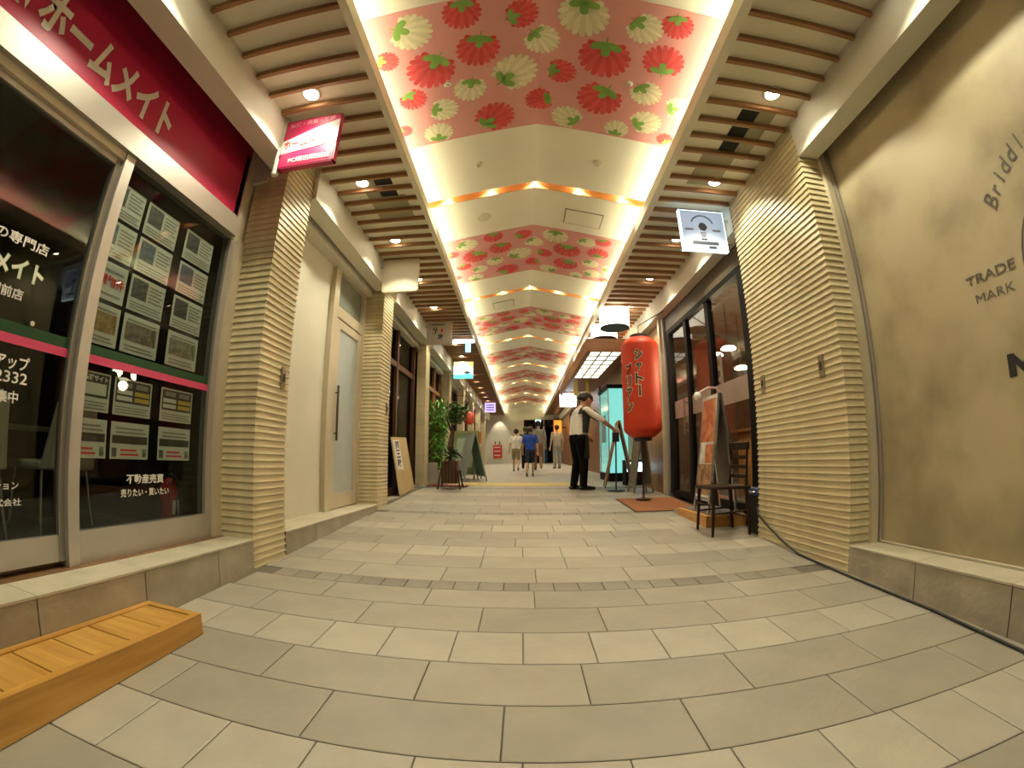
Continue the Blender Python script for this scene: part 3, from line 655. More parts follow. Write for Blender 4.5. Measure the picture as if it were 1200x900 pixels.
# ------------------------------------------------------------------ second bay: panel wall and frosted door
d2 = thing('door_2', '', ''); del d2['label']; del d2['category']; struct(d2); d2.location = (-2.08, 4.9, 0.345)
bx('jamb', M_FRAME, d2, -2.2, -2.07, 4.30, 4.43, 0.345, 3.15); bx('jamb', M_FRAME, d2, -2.2, -2.07, 5.24, 5.33, 0.345, 3.15)
bx('transom_bar', M_FRAME, d2, -2.2, -2.07, 4.43, 5.24, 2.53, 2.66); bx('header', M_FRAME, d2, -2.2, -2.07, 4.43, 5.24, 3.08, 3.16)
bx('transom_pane', mat('transom_glass', (0.22, 0.24, 0.20), 0.25, vary=0.1), d2, -2.13, -2.12, 4.43, 5.24, 2.66, 3.08)
for y0, y1, z0, z1 in ((4.44, 4.56, .355, 2.52), (5.12, 5.23, .355, 2.52), (4.56, 5.12, .355, .53), (4.56, 5.12, 2.42, 2.52)): bx('door_rail', M_FRAME, d2, -2.12, -2.08, y0, y1, z0, z1)
bx('frosted_pane', M_FROST, d2, -2.105, -2.095, 4.56, 5.12, .53, 2.42)
MB().tube([(-2.045, 4.53, 1.12), (-2.045, 4.53, 1.74)], 0.014).tube([(-2.09, 4.53, 1.2), (-2.045, 4.53, 1.2)], 0.008).tube([(-2.09, 4.53, 1.66), (-2.045, 4.53, 1.66)], 0.008).build('pull_handle', mat('handle_bronze', (0.12, 0.085, 0.05), 0.35, 0.6), d2)

# ------------------------------------------------------------------ further left shopfronts
wn = [1]
def front(y0, y1, m, pane, posts, ztr, zs, x=-2.10, ztop=3.12, mid=None):
    wn[0] += 1
    wd_ = thing('window_%d' % wn[0], '', ''); del wd_['label']; del wd_['category']; struct(wd_); wd_.location = (x, (y0+y1)/2, fz(y0))
    zf = fz(y0) - 0.02
    bx('sill', m, wd_, x-0.12, x+0.05, y0, y1, zf, zs)
    for k in range(posts+1):
        yy = y0 + (y1-y0-0.09)*k/posts
        bx('post', m, wd_, x-0.06, x+0.04, yy, yy+0.09, zs, ztop)
    for k in range(posts):
        a, b = y0 + (y1-y0-0.09)*k/posts + 0.09, y0 + (y1-y0-0.09)*(k+1)/posts
        bx('transom_bar', m, wd_, x-0.05, x+0.03, a, b, ztr, ztr+0.09)
        bx('pane', pane, wd_, x-0.02, x-0.012, a, b, zs, ztr)
        bx('pane', pane, wd_, x-0.02, x-0.012, a, b, ztr+0.09, ztop)
        if mid: bx('lattice_bar', m, wd_, x-0.035, x, (a+b)/2-0.02, (a+b)/2+0.02, zs, ztr)
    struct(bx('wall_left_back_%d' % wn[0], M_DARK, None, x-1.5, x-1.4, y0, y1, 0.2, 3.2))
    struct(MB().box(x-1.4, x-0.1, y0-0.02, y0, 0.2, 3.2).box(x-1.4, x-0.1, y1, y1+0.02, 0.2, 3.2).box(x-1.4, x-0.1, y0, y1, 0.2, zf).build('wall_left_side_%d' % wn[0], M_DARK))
front(5.75, 8.12, wood('shopfront_brown', (0.06, 0.025, 0.010), (0.12, 0.052, 0.022), axis=2, scale=2), M_GLASS_D, 2, 2.45, fz(6.5)+0.12)
front(8.46, 10.9, M_MIDWOOD, M_GLASS_D, 3, 2.5, fz(8.5)+0.15, mid=True)
front(11.24, 13.65, M_DARKWOOD, M_GLASS_D, 2, 2.6, fz(11)+0.1, ztop=3.0)
front(13.99, 16.4, M_DARKWOOD, M_GLASS_D, 2, 2.6, fz(14)+0.1, ztop=3.0)
front(16.74, 19.15, M_MIDWOOD, M_GLASS_D, 2, 2.6, fz(17)+0.1)
front(19.5, 21.9, M_DARKWOOD, M_GLASS_D, 2, 2.6, fz(19)+0.1)
front(22.25, 24.9, M_BEIGE, M_GLASS_D, 2, 2.6, fz(22)+0.1)
struct(bx('baseboard_left_far', M_STONE, None, -2.3, -1.86, 5.75, 6.6, 0.2, fz(6.6)+0.0))

# ------------------------------------------------------------------ rear wall
struct(MB().box(-2.4, 0.15, Y_BACK, Y_BACK+0.2, 0.6, 4.2).box(0.15, 2.6, Y_BACK, Y_BACK+0.2, 3.2, 4.2).box(1.9, 2.6, Y_BACK, Y_BACK+0.2, 0.6, 3.3).build('wall_rear', M_BEIGE))
struct(MB().box(-0.5, 2.8, 28, 28.1, 0.4, 3.6).box(0.1, 0.15, Y_BACK+0.2, 28, 0.6, 3.5).box(1.9, 1.95, Y_BACK+0.2, 28, 0.6, 3.5).build('wall_rear_street', mat('night_street', (0.01, 0.014, 0.018), 0.5)))
rd = thing('door_3', '', ''); del rd['label']; del rd['category']; struct(rd); rd.location = (1.0, Y_BACK, fz(Y_BACK))
for x in (0.15, 0.72, 1.28, 1.84): bx('jamb', M_ALU if x > 1 else M_DARKMETAL, rd, x, x+0.06, Y_BACK+0.02, Y_BACK+0.08, fz(Y_BACK), 3.2)
for x in (0.21, 0.78, 1.34): bx('pane', M_GLASS_D, rd, x, x+0.5, Y_BACK+0.045, Y_BACK+0.055, fz(Y_BACK), 3.2)
bx('transom_bar', M_DARKMETAL, rd, 0.21, 1.84, Y_BACK+0.02, Y_BACK+0.08, 2.85, 2.95)
t = thing('exit_sign', 'small glowing teal exit sign above the rear glass doors', 'exit sign', (0.98, Y_BACK-0.1, 3.05))
bx('housing', M_STEEL, t, 0.8, 1.15, Y_BACK-0.06, Y_BACK, 3.0, 3.2); bx('face', glow('exit_glow', (0.35, 1.0, 0.75), 5), t, 0.82, 1.13, Y_BACK-0.065, Y_BACK-0.06, 3.02, 3.18)
t = thing('orange_lightbox', 'tall glowing orange lightbox beside the rear doors', 'lit sign', (1.95, 22.0, 1.9))
bx('housing', M_DARKMETAL, t, 1.62, 2.1, 22.0, 22.12, 1.95, 2.95); bx('face', glow('orange_glow', (1.0, 0.24, 0.02), 0.9), t, 1.66, 2.06, 21.99, 22.0, 2.0, 2.9); bx('arm', M_DARKMETAL, t, 2.0, 2.298, 22.03, 22.09, 2.5, 2.56)
t = thing('hydrant_cabinet', 'red notice cabinet on the rear beige wall', 'notice board', (-1.3, Y_BACK-0.05, 1.0))
M_REDBOARD = mat('red_board', (0.60, 0.06, 0.05), 0.5)
bx('body', M_REDBOARD, t, -1.62, -1.1, Y_BACK-0.06, Y_BACK, 0.98, 1.75)
for z in (1.12, 1.36, 1.58): bx('notice', M_WHITE, t, -1.55, -1.2, Y_BACK-0.066, Y_BACK-0.06, z, z+0.05)
for x in (-1.5, -1.25): MB().lathe([(.03, 0), (.03, .12)], (x, Y_BACK-0.04, 1.82), 10).build('knob', M_DARKMETAL, t)
t = thing('wall_washer', 'small spotlight washing the rear beige wall', 'spotlight', (-1.25, 24.4, 3.4))
MB().lathe([(.05, 0), (.06, .12)], (-1.25, 24.4, 3.38), 14).build('can', M_FIT, t)
ld = bpy.data.lights.new('washer_spot', 'SPOT'); ld.energy = 26; ld.color = (1, .92, .7); ld.spot_size = 1.2; ld.spot_blend = 0.5; ld.shadow_soft_size = .03
o = bpy.data.objects.new('washer_spot', ld); COL.objects.link(o); o.parent = t; o.location = (0, 0.1, -0.06); o.rotation_euler = (0.55, 0, 0)

# ------------------------------------------------------------------ projecting signs
def blade(name, label, x0, x1, y_, z0, z1, face, edge, parts=None, pole=None, arm_to=None, th=0.05):
    t = thing(name, label, 'sign', ((x0+x1)/2, y_, z0))
    bx('panel', face, t, x0+0.012, x1-0.012, y_-0.003, y_+th+0.003, z0+0.012, z1-0.012)
    mb = MB().box(x0, x1, y_, y_+th, z0, z0+0.012).box(x0, x1, y_, y_+th, z1-0.012, z1).box(x0, x0+0.012, y_, y_+th, z0, z1).box(x1-0.012, x1, y_, y_+th, z0, z1)
    mb.build('frame', edge, t)
    if pole is not None: MB().tube([(pole, y_+th/2, z0-0.03), (pole, y_+th/2, z1+0.06)], 0.026, 12).build('post', M_BEIGE, t)
    if arm_to is not None:
        for z in (z0+0.1, z1-0.1): bx('bracket_arm', M_STEEL, t, min(arm_to, x0), max(arm_to, x0, x1 if arm_to > x1 else x0), y_+th/2-0.012, y_+th/2+0.012, z, z+0.02)
    return t
yS = 2.36
t = blade('blade_sign', 'magenta and white projecting shop sign above the first ribbed pillar', -1.745, -1.29, yS, 2.985, 3.445, mat('sign_magenta', (0.62, 0.03, 0.13), 0.4, vary=0.03), mat('sign_magenta_edge', (0.5, 0.03, 0.1), 0.4), pole=-1.775)
MB().hexa([(-1.744, yS-.006, 3.12), (-1.29, yS-.006, 3.16), (-1.29, yS-.003, 3.16), (-1.744, yS-.003, 3.12), (-1.744, yS-.006, 3.24), (-1.29, yS-.006, 3.385), (-1.29, yS-.003, 3.385), (-1.744, yS-.003, 3.24)]).build('white_band', M_WHITE, t)
text('lettering', 'ホームメイト', M_REDTXT, t, (-1.73, yS-.008, 3.155), (1, 0, 0.06), (0, 0, 1), 0.40, 0.085, bold=0.03)
text('lettering', 'FC明石駅前店', M_WHITE, t, (-1.66, yS-.008, 3.02), (1, 0, 0), (0, 0, 1), 0.34, 0.05, bold=0.03)
text('lettering', '賃貸・売買・管理', mat('pale_pink', (0.7, 0.35, 0.42), 0.5), t, (-1.71, yS-.008, 3.37), (1, 0, 0.02), (0, 0, 1), 0.38, 0.045, bold=0.02)
blade('blade_sign', 'blank white projecting sign above the frosted glass door', -1.74, -1.27, 4.95, 3.0, 3.45, mat('blank_sign', (0.58, 0.53, 0.40), 0.5, vary=0.03), M_FRAME, arm_to=-1.775)
t = blade('blade_sign', 'pale projecting sign with brushed kanji above the dark wood front', -1.74, -1.26, 7.6, 3.02, 3.46, mat('pale_sign', (0.50, 0.45, 0.37), 0.5, vary=0.03), M_FRAME, arm_to=-1.775)
text('lettering', '分', M_BLACK, t, (-1.62, 7.59, 3.22), (1, 0, 0), (0, 0, 1), 0.1, 0.13, bold=0.03); text('lettering', '家', M_BLACK, t, (-1.52, 7.59, 3.09), (1, 0, 0), (0, 0, 1), 0.1, 0.13, bold=0.03)
bx('caption', M_BLACK, t, -1.64, -1.40, 7.588, 7.595, 3.39, 3.405); bx('seal', M_REDTXT, t, -1.47, -1.43, 7.588, 7.595, 3.25, 3.32)
t = blade('blade_sign', 'glowing turquoise seascape sign hanging from the wooden soffit', -1.70, -1.19, 10.6, 2.93, 3.38, glow('sea_glow', (0.40, 0.80, 0.82), 0.42), M_STEEL, arm_to=-1.775)
bx('sky_band', glow('sea_sky', (1.0, 0.78, 0.25), 0.5), t, -1.69, -1.2, 10.59, 10.596, 3.24, 3.37); bx('sea_band', glow('sea_low', (0.08, 0.6, 0.6), 0.5), t, -1.69, -1.2, 10.59, 10.596, 2.94, 3.04)
MB().prism([(-1.45, 3.1), (-1.35, 3.06), (-1.25, 3.1), (-1.35, 3.14)], 1, 10.588, 10.595).build('boat_picture', M_BLACK, t)
t = blade('blade_sign', 'glowing lilac sign on the left near the rear wall', -1.58, -1.09, 18.5, 2.93, 3.37, glow('lilac_glow', (0.62, 0.5, 1.0), 0.8), M_STEEL, arm_to=-1.775)
for k in range(3): bx('caption', mat('violet_print', (0.25, 0.1, 0.4), 0.5), t, -1.5, -1.17, 18.49, 18.496, 3.03+k*0.1, 3.07+k*0.1)
# lit white sign with bar emblem, right
yS = 3.78
t = blade('blade_sign', 'glowing pale blue sign with black cocktail emblem beside the broad pillar', 1.63, 2.125, yS, 2.96, 3.42, glow('blue_sign', (0.42, 0.56, 0.80), 0.38, (0.3, 0.35, 0.42)), glow('blue_edge', (0.70, 0.90, 1.0), 1.2), arm_to=2.185)
cx, cz, fy = 1.87, 3.21, yS-0.008
M_NAVY = mat('navy_print', (0.03, 0.035, 0.06), 0.5)
for k in range(15):
    a = PI*(0.86 - 0.72*k/14); r = 0.125
    bx('arc_letter', M_NAVY, t, cx + r*math.cos(a) - .006, cx + r*math.cos(a) + .006, fy, fy+.004, cz + 0.02 + r*math.sin(a) - .009, cz + 0.02 + r*math.sin(a) + .009)
MB().prism([(cx-.045, cz+.02), (cx-.03, cz+.055), (cx, cz+.065), (cx+.03, cz+.05), (cx+.05, cz+.01), (cx+.02, cz-.03), (cx-.03, cz-.02)], 1, fy, fy+.004).build('emblem_figure', M_NAVY, t)
MB().prism([(cx-.03, cz-.045), (cx+.03, cz-.045), (cx+.022, cz-.1), (cx-.022, cz-.1)], 1, fy, fy+.004).build('emblem_glass', mat('emblem_grey', (0.2, 0.22, 0.3), 0.5), t)
MB().prism([(cx-.03, cz-.12), (cx+.03, cz-.12), (cx+.03, cz-.135), (cx-.03, cz-.135)], 1, fy, fy+.004).build('emblem_foot', M_NAVY, t)
bx('caption', M_NAVY, t, cx-.13, cx+.15, fy, fy+.004, cz-.185, cz-.155); bx('caption', M_NAVY, t, cx+.04, cx+.12, fy, fy+.004, cz-.225, cz-.205)
for s in (-1, 1): bx('side_caption', mat('emblem_grey', (0.2, 0.22, 0.3), 0.5), t, cx+s*.15-.045, cx+s*.15+.045, fy, fy+.004, cz-.03, cz-.01)
t = thing('lit_box_sign', 'blank glowing white box sign hanging beyond the waiter', 'sign', (1.6, 14.5, 2.7))
bx('panel', glow('white_box', (0.85, 0.9, 1.0), 4), t, 1.32, 1.86, 14.5, 14.62, 2.70, 3.14); bx('hanger', M_STEEL, t, 1.57, 1.6, 14.54, 14.58, 3.14, 3.53)
t = thing('guide_light', 'T-shaped pale blue lit guide sign under the left wooden soffit', 'lit sign', (-1.2, 8.7, 3.3))
MB().box(-1.42, -0.97, 8.7, 8.78, 3.36, 3.42).build('lamp_bar', glow('guide_glow', (0.75, 0.88, 1.0), 3.0), t); bx('blade', glow('guide_blue', (0.35, 0.65, 1.0), 1.2), t, -1.15, -1.05, 8.68, 8.80, 3.16, 3.36); bx('hanger', M_STEEL, t, -1.3, -1.27, 8.72, 8.76, 3.42, 3.53)

# ------------------------------------------------------------------ plaster wall lettering (right)
t = thing('wall_emblem', 'dark painted restaurant emblem and lettering on the plaster wall', 'wall lettering', (2.458, 0.85, 1.2))
WX = 2.457; EC = (0.77, 1.74)
word = 'Briddle'
for k, ch in enumerate(word):
    a = math.radians(143 - 5.6*k); r = 0.635
    yy = EC[0] - r*math.cos(a); zz = EC[1] + r*math.sin(a)
    tan = Vector((0, -math.sin(a), -math.cos(a))); tan = Vector((0, -math.cos(a - PI/2), math.sin(a - PI/2))); nor = Vector((0, -math.cos(a), math.sin(a)))
    sz = 0.095 if ch in 'Bdl' else 0.06
    wdt = {'B': .075, 'r': .05, 'i': .03, 'd': .068, 'l': .036, 'e': .055}[ch]
    if ch == 'i': sz = 0.088
    text('letter', ch, M_GREY, t, Vector((WX, yy, zz)) - tan*wdt*0.5, tan, nor, wdt, sz, bold=0.012, shear=0.4)
mb = MB()
n = 48; r0, r1 = 0.462, 0.474
vs = [(WX, EC[0] - r*math.cos(2*PI*k/n), EC[1] + r*1.0*math.sin(2*PI*k/n)) for r in (r0, r1) for k in range(n)]
mb.add(vs, [(k, (k+1) % n, n+(k+1) % n, n+k) for k in range(n)]); mb.build('ring', M_GREY, t)
text('lettering', 'TRADE', M_GREY, t, (WX, 1.60, 1.775), (0, -1, 0.0), (0, 0, 1), 0.315, 0.052, bold=0.012)
text('lettering', 'MARK', M_GREY, t, (WX, 1.56, 1.67), (0, -1, 0.0), (0, 0, 1), 0.245, 0.048, bold=0.0)
_m = [(0, 0), (.045, 0), (.045, .06), (.085, .012), (.125, .06), (.125, 0), (.17, 0), (.17, .115), (.13, .115), (.085, .06), (.04, .115), (0, .115)]
MB().add([(WX, 1.44 - u, 1.255 + v) for u, v in _m], [tuple(range(12))]).build('lettering', M_BLACK, t)

# ------------------------------------------------------------------ restaurant glass front (right)
wr = thing('window_20', '', ''); del wr['label']; del wr['category']; struct(wr); wr.location = (2.36, 5.2, 0.4)
GX = 2.37
bx('post', M_DARKMETAL, wr, GX-0.05, GX+0.05, 3.74, 4.06, 0.40, 2.86); bx('post', M_DARKMETAL, wr, GX-0.03, GX+0.04, 4.93, 5.03, 0.43, 2.86)
bx('post', M_DARKMETAL, wr, GX-0.03, GX+0.04, 5.70, 5.80, 0.43, 2.86); bx('post', M_DARKMETAL, wr, GX-0.04, GX+0.05, 6.42, 6.58, 0.40, 2.86)
bx('head_rail', M_DARKMETAL, wr, GX-0.04, GX+0.05, 3.74, 6.58, 2.86, 2.93); bx('sill_rail', M_DARKMETAL, wr, GX-0.04, GX+0.05, 4.06, 6.42, 0.36, 0.44)
M_FILM = mat('frosted_film', (0.30, 0.22, 0.18), 0.6, vary=0.05)
for a, b in ((4.06, 4.93), (5.03, 5.70), (5.80, 6.42)):
    bx('pane', M_GLASS, wr, GX, GX+0.008, a, b, 0.44, 2.86)
    bx('frosted_band', M_FILM, wr, GX-0.002, GX-0.001, a, b, 1.52, 1.78)
MB().tube([(GX-0.08, 5.84, 1.25), (GX-0.08, 5.84, 1.75)], 0.012).tube([(GX-0.08, 5.84, 1.3), (GX, 5.84, 1.3)], 0.008).tube([(GX-0.08, 5.84, 1.7), (GX, 5.84, 1.7)], 0.008).build('pull_handle', M_STEEL, wr)
trim(MB().box(2.34, 2.5, 3.72, 6.7, 2.93, 3.2), mat('brown_header', (0.075, 0.056, 0.03), 0.5, vary=0.05))
trim(MB().box(2.30, 2.46, 6.58, 6.66, 0.3, 3.2), M_ALU); trim(MB().box(2.26, 2.46, 6.66, 6.74, 0.3, 3.2), M_FRAME)
M_REDWALL = mat('red_wall', (0.50, 0.10, 0.03), 0.6, vary=0.25, scale=2)
struct(MB().box(5.2, 5.3, 3.7, 8.6, 0.3, 3.3).box(2.46, 5.2, 3.72, 3.78, 0.3, 3.3).build('wall_right_interior', M_REDWALL))
struct(MB().box(2.46, 5.2, 8.5, 8.6, 0.3, 3.3).box(2.42, 5.2, 3.78, 8.5, 3.15, 3.25).build('ceiling_restaurant', mat('restaurant_ceiling', (0.12, 0.07, 0.04), 0.7)))
struct(MB().box(2.42, 5.2, 3.78, 8.5, 0.2, 0.40).build('floor_restaurant', M_DARKWOOD))
M_SHADE = glow('pendant_glow', (1.0, 0.86, 0.62), 9)
for k, (x, y_, z) in enumerate(((3.0, 5.73, 2.46), (3.02, 6.2, 2.47), (3.5, 6.3, 2.3))):
    t = thing('pendant_lamp', 'white glowing dish pendant lamp inside the restaurant', 'lamp', (x, y_, z), group='pendant lamps inside the restaurant')
    MB().lathe([(.02, .05), (.09, .03), (.115, .0), (.105, -.01)], (x, y_, z), 20).build('shade', M_SHADE, t, smooth=True); MB().tube([(x, y_, z+.05), (x, y_, 3.15)], .006).build('cord', M_BLACK, t)
    ld = bpy.data.lights.new('pendant_point', 'POINT'); ld.energy = 26; ld.color = (1, .72, .42); ld.shadow_soft_size = .1
    o = bpy.data.objects.new('pendant_point', ld); COL.objects.link(o); o.parent = t; o.location = (0, 0, -0.12)
t = thing('restaurant_counter', 'wooden counter with pale front inside the restaurant', 'counter', (4.3, 5.5, 0.4)); bx('front', M_WARMWOOD, t, 4.0, 4.1, 4.3, 7.5, 0.4, 1.35); bx('worktop', M_MIDWOOD, t, 3.9, 4.5, 4.2, 7.6, 1.35, 1.4)
for k, (y_, c) in enumerate(((5.3, 'menu card with white plates hanging inside the restaurant window'), (6.3, 'small white menu card hanging near the restaurant door'))):
    t = thing('menu_card', c, 'menu', (2.6, y_, 1.7)); bx('card', M_PAPER, t, 2.60, 2.605, y_-.12, y_+.12, 1.75, 2.25)
    for j in range(3): MB().lathe([(.05, 0), (.05, .004)], (0, 0, 0), 12).build('picture', PH[j], t, local=True).matrix_local = Matrix.Translation((-.006, 0, .15 + j*.15)) @ Matrix.Rotation(PI/2, 4, 'Y')
    MB().tube([(2.6025, y_, 2.25), (2.6025, y_, 3.15)], .003, 6).build('cord', M_BLACK, t)
# wood clad wall beyond the glass front
struct(MB().box(2.34, 2.5, 6.74, 12.5, 0.3, 3.4).build('wall_right_wood', M_WARMWOOD)); struct(MB().box(2.30, 2.6, 12.5, Y_BACK, 0.3, 3.4).build('wall_right_rear', M_MIDWOOD))

# entrance step and mats
t = thing('entrance_step', 'low orange wooden entrance step with grey mat before the restaurant', 'step', (2.1, 4.7, fz(4.7)))
M_ORANGE = wood('orange_step', (0.45, 0.20, 0.05), (0.58, 0.29, 0.08), axis=1)
hexz(1.87, 2.33, 4.2, 5.05, 0.335).build('body', M_ORANGE, t)
MB().hexa([(1.87, 5.05, fz(5.05)), (2.33, 5.05, fz(5.05)), (2.33, 5.24, fz(5.24)), (1.87, 5.24, fz(5.24)), (1.87, 5.05, 0.335), (2.33, 5.05, 0.335), (2.33, 5.24, fz(5.24)+.004), (1.87, 5.24, fz(5.24)+.004)]).build('ramp', M_ALU, t)
bx('grey_mat', mat('grey_rubber', (0.14, 0.13, 0.12), 0.8), t, 1.93, 2.33, 4.25, 5.03, 0.335, 0.345)
t = hexz(1.42, 2.28, 5.28, 6.42, 0.0, 0.0)
t.v = [(x, y_, fz(y_) + (0.001 if i < 4 else 0.010)) for i, (x, y_, z) in enumerate(t.v)]
mt = thing('door_mat', 'brown door mat lying on the paving below the red lantern', 'mat', (1.85, 5.85, fz(5.85))); t.build('pile', mat('mat_brown', (0.24, 0.085, 0.03), 0.9, vary=0.15, scale=30), mt)
mb = hexz(1.40, 2.30, 5.26, 6.44, 0, 0); mb.v = [(x, y_, fz(y_) + (0.0 if i < 4 else 0.005)) for i, (x, y_, z) in enumerate(mb.v)]; mb.build('border', M_BLACK, mt)

# chair
def cafe_chair(x, y_, rz):
    zf = fz(y_)
    t = thing('cafe_chair', 'dark wooden ladder-back chair in front of the restaurant window', 'chair', (x, y_, zf), rz)
    M = wood('chair_wood', (0.018, 0.009, 0.005), (0.042, 0.021, 0.011), axis=2, scale=2, spec=0.15)
    s = 0.19
    MB().box(-.21, .21, -.20, .20, .425, .455).build('seat', M, t, local=True, bevel=0.012)
    for sy in (-1, 1):
        MB().tube([(.17, sy*.17, .43), (.18, sy*.18, -.012)], [.019, .014], 8).build('leg', M, t, local=True)
        MB().tube([(-.19, sy*.17, .84), (-.17, sy*.17, .43), (-.21, sy*.18, -.012)], [.016, .02, .014], 8).build('leg', M, t, local=True)
        MB().tube([(.175, sy*.175, .2), (-.185, sy*.175, .22)], .009, 6).build('stretcher', M, t, local=True)
    for z in (.52, .61, .70): MB().box(-.19, -.17, -.165, .165, z, z+.035).build('back_slat', M, t, local=True)
    MB().box(-.205, -.175, -.195, .195, .79, .865).build('top_rail', M, t, local=True, bevel=0.008)
    MB().tube([(.178, -.175, .28), (.178, .175, .28)], .009, 6).build('stretcher', M, t, local=True); MB().tube([(-.185, -.175, .16), (-.185, .175, .16)], .009, 6).build('stretcher', M, t, local=True)
cafe_chair(1.94, 3.98, PI)

# A-frame boards
def aframe(name, label, x, y_, zf, rz, wdt, ht, spread, m_frame, m_panel, pics, top=None):
    t = thing(name, label, 'sign board', (x, y_, zf), rz)
    for s in (-1, 1):          # panel on -x and +x sides, hinge along y
        def Q(u, f, d): # u across (y), f fraction of height, d offset outward
            return (s*(spread*(1-f) + 0.015 + d), u, ht*f)
        def slab(name, u0, u1, f0, f1, d0, d1, m, pp=None):
            p = [Q(u0, f0, d0), Q(u1, f0, d0), Q(u1, f0, d1), Q(u0, f0, d1), Q(u0, f1, d0), Q(u1, f1, d0), Q(u1, f1, d1), Q(u0, f1, d1)]
            return MB().hexa(p).build(name, m, pp or t, local=True)
        h = wdt/2; e = 0.03
        slab('side_rail', -h, -h+e, 0, 1, -0.012, 0.012, m_frame); slab('side_rail', h-e, h, 0, 1, -0.012, 0.012, m_frame)
        slab('cross_rail', -h+e, h-e, 0.97, 1, -0.012, 0.012, m_frame); slab('cross_rail', -h+e, h-e, 0.10, 0.13, -0.012, 0.012, m_frame)
        pan = slab('panel', -h+e, h-e, 0.13, 0.97, -0.006, 0.004, m_panel[0 if s < 0 else 1])
        if s < 0:
            for (u0, f0, u1, f1, m) in pics: slab('picture', -h+e+(wdt-2*e)*u0, -h+e+(wdt-2*e)*u1, f0, f1, 0.004, 0.007, m, pan)
    MB().box(-0.02, 0.02, -wdt/2, wdt/2, ht-0.01, ht+0.012).build('hinge', m_frame, t, local=True)
    return t
FOOD = [photo_mat('food_red', (0.33, 0.03, 0.02), (0.62, 0.28, 0.10), 9), photo_mat('food_brown', (0.14, 0.06, 0.03), (0.45, 0.25, 0.12), 12), photo_mat('food_white', (0.5, 0.45, 0.42), (0.75, 0.72, 0.7), 14)]
t = aframe('menu_stand', 'white-framed folding menu board with food photos behind the dark chair', 2.10, 4.485, 0.346, 0.0, 0.40, 1.245, 0.15, M_STEEL, (mat('menu_white', (0.6, 0.58, 0.55), 0.5), mat('menu_grey', (0.26, 0.25, 0.22), 0.6)),
       [(0, .60, 1, .97, FOOD[0]), (.05, .42, .6, .58, FOOD[0]), (.62, .42, .98, .60, FOOD[2]), (0, .15, 1, .41, FOOD[1])])
MB().tube([(0.02, -.17, 1.25), (-.03, -.17, 1.31), (-.12, -.17, 1.31), (-.22, -.17, 1.26)], .013, 8).build('lamp_arm', mat('lamp_pink', (0.55, 0.35, 0.33), 0.4), t, local=True)
MB().ball((-.25, -.17, 1.22), .048, 14, 8, (0.8, 1, 1)).build('lamp_head', M_WHITE, t, local=True, smooth=True)
aframe('menu_stand', 'folding menu board with pasted papers that the waiter touches', 1.79, 7.90, fz(7.90), -0.12, 0.46, 1.2, 0.25, M_WARMWOOD, (mat('menu_tan', (0.36, 0.22, 0.13), 0.6), mat('menu_dark', (0.05, 0.05, 0.05), 0.6)),
       [(.1, .72, .9, .95, FOOD[2]), (.05, .52, .9, .70, FOOD[0]), (.2, .32, .8, .5, FOOD[1]), (.1, .16, .9, .3, PH[0])])
aframe('menu_stand', 'plain grey folding board between the menu board and the lantern', 1.98, 7.1, fz(7.1), 0.05, 0.36, 1.12, 0.15, mat('grey_wood', (0.22, 0.20, 0.16), 0.6), (mat('slate', (0.16, 0.15, 0.12), 0.7), mat('slate', (0.16, 0.15, 0.12), 0.7)), [])
t = thing('pole_stand', 'thin black pole stand with round base among the menu boards', 'stand', (1.66, 7.35, fz(7.35)))
MB().lathe([(.15, 0), (.15, .015), (.03, .03)], (1.62, 7.35, fz(7.35)), 24).build('base', M_BLACK, t); MB().tube([(1.62, 7.35, fz(7.35)), (1.62, 7.35, 1.28)], .014).build('pole', M_BLACK, t); bx('card_holder', M_BLACK, t, 1.56, 1.68, 7.34, 7.36, 1.22, 1.38)
# tool caddy and cable
t = thing('cable_box', 'black box with blue lid at the foot of the broad pillar', 'box', (2.18, 3.85, fz(3.8)))
bx('body', M_BLACK, t, 2.20, 2.315, 3.735, 3.93, fz(3.8), 0.56, bevel=.01); bx('lid', mat('blue_plastic', (0.03, 0.06, 0.25), 0.4), t, 2.19, 2.318, 3.73, 3.935, 0.56, 0.63, bevel=.01); MB().tube([(2.18, 3.76, .59), (2.165, 3.83, .59), (2.18, 3.90, .59)], .01).build('handle', M_STEEL, t)
cab = [(2.19, 3.74, .47), (2.165, 3.69, .40), (2.165, 3.50, .31), (2.165, 3.25, .215)] + [(2.14, 3.0, fz(3.0)+.012), (2.135, 2.7, fz(2.7)+.01), (2.13, 2.42, fz(2.42)+.01), (2.14, 1.7, fz(1.7)+.01), (2.10, 1.15, fz(1.15)+.01), (2.05, 0.5, fz(.5)+.01), (2.0, -0.4, fz(-.4)+.01)]
tag(MB().tube(cab, .009, 8).build('power_cable', M_BLACK, None, smooth=True), 'thin black cable running along the base of the plaster wall', 'cable')

